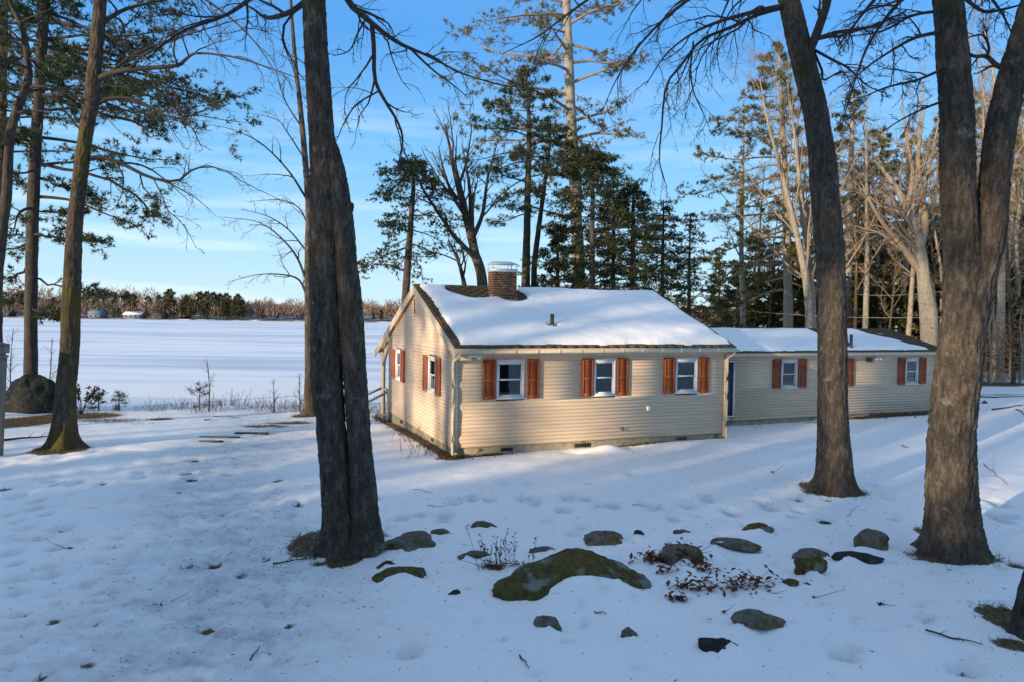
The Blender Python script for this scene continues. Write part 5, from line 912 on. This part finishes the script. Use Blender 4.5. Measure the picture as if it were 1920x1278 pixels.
for i, a in enumerate([('forked twig lying left of the trodden track, near the mossy maple', 92, 917, 32, -9, 2), ('curved twig with side shoots at the foot of the twin maple', 512, 1052, 78, -8, 5, .012), ('thin V shaped twig on open snow between twin maple and cottage', 775, 917, 36, 8, 2), ('crooked twig on the snow just right of the twin maple', 802, 950, 36, 2, 2),
                       ('short forked twig standing up in the bottom middle foreground', 975, 1232, 18, 24, 1, .009), ('single bent twig near the bottom of the trodden track', 468, 1231, 20, -24, 0, .009), ('long dark twig with shoots at the bottom right, before the edge trunk', 1736, 1190, 120, 32, 4, .012), ('upright forked twig right of the forked maple', 1846, 868, 30, 42, 2, .008),
                       ('tiny twig between the broad stone and the tree in front of the wing', 1185, 950, 26, 4, 0), ('thin curved twig in front of the leaning maple', 1590, 970, 22, -18, 0, .005), ('small dark twig in the middle foreground below the boulder', 1114, 1152, 24, 2, 1, .008), ('long bare branch half sunk in snow by the left edge', 2, 825, 88, -8, 2, .035), ('dark branch in the sunlit snow at the far right', 1858, 768, 60, -8, 2, .03),
                       ('long low branch along the snowbank at the far right', 1838, 746, 80, -2, 1, .03), ('thin stick at the right picture edge beyond the forked maple', 1905, 766, 18, 14, 0, .02), ('small stick in the sun beside the wing', 1690, 834, 14, 6, 1, .012), ('sharp upright stick in the snow before the lake bank', 384, 787, 12, -2, 2, .02), ('wiry arching twigs on the bank below the snow mound', 402, 778, 48, 2, 4, .012)]):
    twig(*a[:5], 300+i, k=a[5], r=a[6] if len(a) > 6 else .006)
# a stick that stands up for real
def stalks(name, label, px, py, n, h, spread, seed, m_='twig', heads=True, lean=.18, cat='dry plant', r=.004, hdr=.011, group=None, sub=4):
    rg = rng(seed); b_ = on(px, py); th = thing(name, label, cat, b_, 0, group); q = MB(); m_n = 8; C = np.zeros((n, m_n, 3)); C[:, 0, 0], C[:, 0, 1] = rg.normal(0, spread, n), rg.normal(0, spread*.6, n); C[:, 0, 2] = -.03
    d = nrm(np.stack([rg.normal(0, lean, n), rg.normal(0, lean, n), np.ones(n)], 1)); L = h*rg.uniform(.45, 1.05, n)
    for j in range(1, m_n): d = nrm(d+rg.normal(size=d.shape)*.05); C[:, j] = C[:, j-1]+d*(L/(m_n-1))[:, None]
    CR = np.full((n, m_n), r)*np.linspace(1, .5, m_n); V, Q = tubes(C, CR, 3); q.add(V, Q); E_ = C
    if sub: E_, ER = grow(rg, C, CR, sub, tr=(.4, 1), ang=(35, 12), lr=.26, n=5, rr=.7, wig=.12, rmin=r*.5); V, Q = tubes(E_, ER, 3); q.add(V, Q)
    q.build('stems', M[m_], th, True)
    if heads: P, D = along(rg, E_, .5, 3); V, T, ti = tris(rg, P, D, 5, hdr*1.6, hdr, 1.2, .1); tag(link('seed_heads', mk('seed_heads', V, [T], False, {'tint': ti}), M['dark'], th), kind='stuff')
    return th
stalks('dry_stalks', 'clump of tall dry stalks with dark seed heads left of the mossy boulder', 930, 1060, 16, .62, .16, 401); stalks('dry_stalks', 'thin leaning dry stalks between the small grey stone and the boulder', 985, 1056, 6, .42, .16, 402, lean=.4)
stalks('dry_shrub', 'small dry shrub by the gable wall of the cottage, further one', 762, 826, 16, .55, .22, 403, 'shrub', False, .4, 'shrub', .006); stalks('dry_shrub', 'twiggy dry shrub at the gable wall nearest the cottage corner', 788, 850, 24, .52, .36, 404, 'shrub', False, .45, 'shrub', .006)
stalks('dry_shrub', 'brown dry weeds under the porch railing', 716, 790, 30, .6, .6, 405, 'shrub', False, .35, 'shrub', .007); stalks('dry_weeds', 'few dry weeds by the door of the wing', 1390, 800, 7, .4, .4, 406, 'twig', True, .25, 'weed', .005)
def leaf_pile(name, label, spots, seed, n, size, cat='leaf litter', twigs=8):
    rg = rng(seed); b_ = on(*spots[0][:2]); th = thing(name, label, cat, b_, 0); Vs, Qs, ts, o_ = [], [], [], 0; q = MB(); stems = []
    for (px, py, w, h_, frac) in spots:
        g = on(px, py); k = g[1]/F
        for _ in range(int(n*frac)):
            x, y = g[0]+rg.normal()*w*k*.33, g[1]+rg.normal()*w*k*.20; z = gz(x, y)+abs(rg.normal())*h_*k*.4+.008; L = size*rg.uniform(.6, 1.3); wd_ = L*rg.uniform(.35, .55); a = rg.uniform(0, 6.28); tl = rg.normal(0, .7); f = rg.uniform(-.1, .5)*wd_
            d = nrm(A(math.cos(a), math.sin(a), math.sin(tl)*.8)); s_ = nrm(np.cross(d, A(rg.normal()*.4, rg.normal()*.4, 1))); u_n = np.cross(s_, d); c_ = A(x, y, z)
            P = [c_-d*L*.5, c_-s_*wd_*.5+u_n*f-d*L*.06, c_+d*L*.12-u_n*f*.2, c_+s_*wd_*.5+u_n*f-d*L*.06, c_+d*L*.55, c_-s_*wd_*.32+u_n*f*.8+d*L*.25, c_+s_*wd_*.32+u_n*f*.8+d*L*.25]
            Vs += P; Qs += [(o_, o_+1, o_+2), (o_, o_+2, o_+3), (o_+1, o_+5, o_+2), (o_+3, o_+2, o_+6), (o_+5, o_+4, o_+2), (o_+6, o_+2, o_+4)]; o_ += 7; ts += [rg.random()]*7
        for _ in range(int(twigs*frac)+1):
            x, y = g[0]+rg.normal()*w*k*.3, g[1]+rg.normal()*w*k*.15; a = rg.uniform(-.5, .9)+(math.pi if rg.random() < .35 else 0); L = rg.uniform(.15, .4); z = gz(x, y); t_ = np.linspace(0, 1, 6)[:, None]
            stems.append(A(x, y, z)+t_*A(math.cos(a)*L, math.sin(a)*L*.5, L*rg.uniform(.1, .7))+np.cumsum(rg.normal(size=(6, 3))*.008, 0))
    link('leaves', mk('leaves', np.array(Vs)-b_, [np.array(Qs)], False, {'tint': ts}), M['leaf'], th); tag(th.children[-1], kind='stuff')
    V, Q = tubes(np.array(stems), np.tile(np.linspace(.005, .002, 6), (len(stems), 1)), 3); q.add(V, Q); q.build('stems', M['leaf'] if 0 else M['twig'], th, True, b_); return th
leaf_pile('fallen_branch', 'dead branch with red brown leaves lying over the brown stone', [(1232, 1052, 56, 20, .40), (1262, 1042, 60, 26, .22), (1288, 1058, 60, 26, .38)], 411, 190, .10, 'leafy branch', 9)
leaf_pile('fallen_branch', 'spread of leafy dead branches in the snow right of the mossy boulder', [(1400, 1100, 110, 30, .40), (1345, 1108, 60, 10, .10), (1290, 1100, 60, 22, .18), (1268, 1122, 36, 12, .12), (1252, 1076, 30, 16, .08), (1320, 1072, 40, 16, .12)], 412, 260, .095, 'leafy branch', 16)
leaf_pile('leaf_heap', 'small heap of brown leaves at the base of the tall dry stalks', [(920, 1062, 50, 16, .7), (962, 1058, 40, 8, .3)], 413, 90, .05, 'leaf heap', 5)
leaf_pile('leaf_litter', 'orange brown leaf litter along the cottage corner foundation', [(850, 856, 60, 6, .35), (905, 852, 60, 4, .3), (800, 835, 50, 4, .2), (770, 815, 40, 4, .15)], 414, 150, .09)
leaf_pile('leaf_litter', 'brown leaf litter banked against the far half of the wing wall', [(1640, 780, 80, 4, .4), (1700, 777, 70, 3, .4), (1600, 784, 40, 3, .2)], 415, 120, .10)
def leaf(label, px, py, seed, s=.07): return leaf_pile('fallen_leaf', label, [(px, py, 4, 3, 1.)], seed, 3, s, 'leaf', 0)
for i, (l, px, py) in enumerate([('dark curled leaf on the trodden snow in the left foreground', 303, 1122), ('dark star shaped dead leaf at the left on icy snow', 130, 1027), ('orange leaf on a twig right of the leafy branches', 1524, 1122), ('red leaf on open snow left of the leaning maple', 1448, 888), ('lone brown leaf on the snow in the right foreground', 1650, 1137), ('yellowish leaf on the snow below the leafy branches', 1356, 1147)]): leaf(l, px, py, 420+i)
# lake bank: shrubs, saplings, little pines
GB = 'low bare shrubs along the lake bank'; Rk = rng(431); sh = [stalks('bank_shrub', 'low grey twiggy shrub in the row along the lake bank', 300, 752, 16, 1.15, .42, 432+k, 'shrub', False, .5, 'shrub', .011, group=GB, sub=7) for k in range(3)]; first = set()
for k, px in enumerate([276, 296, 330, 352, 372, 396, 412, 430, 446, 470, 486, 500, 512, 526, 540, 552, 566, 600, 612, 256, 310, 478, 534, 558, 420, 690, 702]):
    b_ = gbase(px, Rk.uniform(26.5, 28.6)); o = sh[k % 3] if k % 3 not in first else copy_tree(sh[k % 3]); first.add(k % 3); o.location = b_+A(0, 0, -.06); o.rotation_euler = (0, 0, Rk.uniform(0, 6.28)); s_ = Rk.uniform(.34, .72); o.scale = (s_, s_, s_*Rk.uniform(.8, 1.1))
def sapling(label, px, py, H, seed, k=9): 
    b_ = gbase(px, 27.); P = [b_-A(0, 0, .2)]+[b_+A(.04*H*math.sin(seed+s*3)*s, 0, H*s) for s in (.3, .6, 1.)]; return bare('sapling', label, b_, P, [.022, .018, .012, .005], 0, (k, dict(tr=(.2, .95), ang=(40, 12), lr=.28, n=6, rr=.6, wig=.12, trop=.04, rmin=.006)), (M['twig'], M['shrub']), seed, [(5, dict(tr=(.2, 1), ang=(40, 12), lr=.45, n=4, rr=.7, wig=.15, rmin=.005))], cat='sapling', sides=8)
sapling('thin bare sapling rising highest from the lake bank', 391, 756, 2.0, 441); sapling('bare sapling on the bank left of the slim bare tree', 514, 756, 1.25, 442); sapling('taller bare sapling close to the slim bare tree', 563, 756, 1.5, 443); sapling('spindly sapling beside the dark boulder', 20, 760, 3.0, 444, 14); sapling('bare bush with long sideways shoots behind the mossy maple', 92, 745, 2.6, 445, 14)
for lab, px, Y, H, sd in [('bushy little pine in the shrub row on the lake bank', 374, 27.2, .95, 451), ('knee high pine seedling on the bank near the mossy maple', 184, 26.6, .62, 452), ('second small pine seedling on the bank, right of the first', 222, 26.6, .66, 453)]:
    b_ = gbase(px, Y); conifer('young_pine', lab, b_, [b_-A(0, 0, .1), b_+A(0, 0, H*.5), b_+A(.03, 0, H)], [.02, .014, .005], 0, .1, 1., 9, lambda s: np.interp(s, [0, 1], [.55, .22])*H/.9, (M['twig'], M['twig'], M['needle']), sd, 'pine', .7, (15, 45), 6, cat='young pine', blade=(.07, .007))
rg = rng(461); b_ = gbase(152, 25.4); rh = thing('rhododendron', 'small dark broadleaved evergreen bush right of the mossy maple foot', 'bush', b_); C0 = np.zeros((14, 6, 3)); d = nrm(np.stack([rg.normal(0, .5, 14), rg.normal(0, .4, 14), np.ones(14)], 1))
for j in range(1, 6): d = nrm(d+rg.normal(size=d.shape)*.15); C0[:, j] = C0[:, j-1]+d*.22
V, Q = tubes(C0, np.tile(np.linspace(.014, .006, 6), (14, 1)), 4); MB().add(V, Q).build('stems', M['twig'], rh); P, D = along(rg, C0, .45, 16); V, T, ti = tris(rg, P, D*.4, 2, .15, .06, .8, .05); link('leaves', mk('leaves', V, [T], False, {'tint': ti}), M['hemlock'], rh); tag(rh.children[-1], kind='stuff')
# dark planks let into the path, wooden gate post, edge trunk, wires
for i, (l, px, py, w) in enumerate([('weathered step plank highest on the path to the lake', 472, 811, 62), ('longest dark step plank crossing the path to the lake', 412, 818, 74), ('lowest step plank, edge showing from the sunlit snow', 395, 826, 44)]):
    g_ = on(px, py); W_ = w*g_[1]/F; o = MB().box(-W_/2, W_/2, -.07, .07, -.05, .035).build('step_plank', M['plank'], None); o.location = g_+A(0, 0, .0); o.rotation_euler = (0, 0, .04*i); tag(o, l, 'plank')
pb = at(-13, 850, 16.8); pb[2] = gz(pb[0], pb[1]); po = thing('gate_post', 'grey wooden post with a capped head at the left picture edge', 'post', pb, .25); po.rotation_euler = (0, .045, .2)
H_ = at(0, 640, 16.8)[2]-pb[2]; e = .15; MB().box(-e, e, -e, e, -.3, H_-.36).build('shaft', M['wood'], po); q = MB(); q.box(-e-.02, e+.02, -e-.02, e+.02, H_-.36, H_-.31); q.box(-e+.02, e-.02, -e+.02, e-.02, H_-.31, H_-.26); q.build('collar', M['wood'], po)
q = MB(); q.box(-e-.03, e+.03, -e-.03, e+.03, H_-.26, H_-.06); q.hexa([(-e-.05, -e-.05, H_-.06), (e+.05, -e-.05, H_-.06), (e+.05, e+.05, H_-.06), (-e-.05, e+.05, H_-.06), (-.04, -.04, H_), (.04, -.04, H_), (.04, .04, H_), (-.04, .04, H_)]); q.build('head', M['wood'], po)
B = TREES_AT['te']; YE = B[1]; te = thing('maple_tree', 'leaning trunk cut off by the right picture edge near the bottom', 'tree', B); PL = pxpath([(1925, 1215), (1926, 1185), (1934, 1120), (1948, 1050), (1965, 960), (1990, 800), (2020, 600), (2060, 350)], YE); link('trunk', trunk_mesh('trunk', PL, W2R([46, 42, 36, 34, 32, 30, 27, 24], YE), B, 60, .03, .02, (4, 1.3), 61., .5), M['bark'], te)
for i, (l, a, b_) in enumerate([('upper overhead cable crossing behind the forked maple', (1600, 552, 44), (2000, 496, 30)), ('lower overhead cable sagging over the far end of the wing', (1330, 575, 47), (1960, 585, 36))]):
    A0, A1 = at(*a), at(*b_); t_ = np.linspace(0, 1, 24)[:, None]; P = A0*(1-t_)+A1*t_; P[:, 2] -= .5*(1-(2*t_[:, 0]-1)**2); tag(MB().tube(P, np.full(24, .013), 5).build('overhead_cable', M['wire'], None, True), l, 'cable')
# beech saplings that kept their leaves, at the wood's edge
for i, (l, px, Y, H) in enumerate([('beech sapling with pale copper leaves just right of the forked maple', 1858, 36, 3.6), ('copper leaved beech sapling between pale trunks at the wood edge', 1880, 37, 4.4), ('copper leaved beech at the right picture edge', 1915, 36, 4.), ('low copper leaved beech in the deep shade of the wood', 1895, 41, 5.), ('beech sapling with few leaves behind the end of the wing', 1768, 42, 5.)]):
    b_ = gbase(px, Y); rg = rng(470+i); o = bare('beech_sapling', l, b_, [b_-A(0, 0, .2), b_+A(.05, 0, H*.4), b_+A(-.1, 0, H*.75), b_+A(.05, 0, H)], [.05, .04, .025, .008], 0, (12, dict(tr=(.12, .95), ang=(60, 12), lr=.38, n=7, rr=.5, wig=.12, trop=0, flat=.6, rmin=.006)), PB, 470+i, [(6, dict(tr=(.2, 1), ang=(45, 12), lr=.5, n=4, rr=.7, wig=.12, flat=.5, rmin=.004))], cat='beech', sides=8)
    P = rg.normal(size=(230, 3))*A(H*.17, H*.17, H*.20)+A(0, 0, H*.48); V, T, ti = tris(rg, P, rg.normal(size=P.shape)*.4, 2, .13, .09, .6, -.2); link('leaves', mk('leaves', V, [T], False, {'tint': ti}), M['beech'], o); tag(o.children[-1], kind='stuff')

# needles, bark crumbs and bud scales strewn over the snow
R = rng(501); n = 1300; lx = np.concatenate([R.uniform(-12, 10, n), R.normal(-2.6, 1.5, 500), R.normal(6.6, 1.6, 500), R.normal(-3.2, 1.3, 600)]); ly = np.concatenate([R.uniform(6, 20, n), R.normal(10, 1.2, 500), R.normal(12, 2.4, 500), R.uniform(6.3, 15, 600)])
P = np.stack([lx, ly, ground_z(lx, ly)+.003], 1); D = nrm(np.stack([R.normal(size=len(lx)), R.normal(size=len(lx)), R.normal(size=len(lx))*.1], 1)); V, T, ti = tris(R, P, D, 1, .045, .010, .15, 0.)
tag(link('forest_litter', mk('forest_litter', V, [T], False, {'tint': ti}), M['vent']), 'dark needles and bark crumbs scattered over the lawn snow', 'litter', kind='stuff')
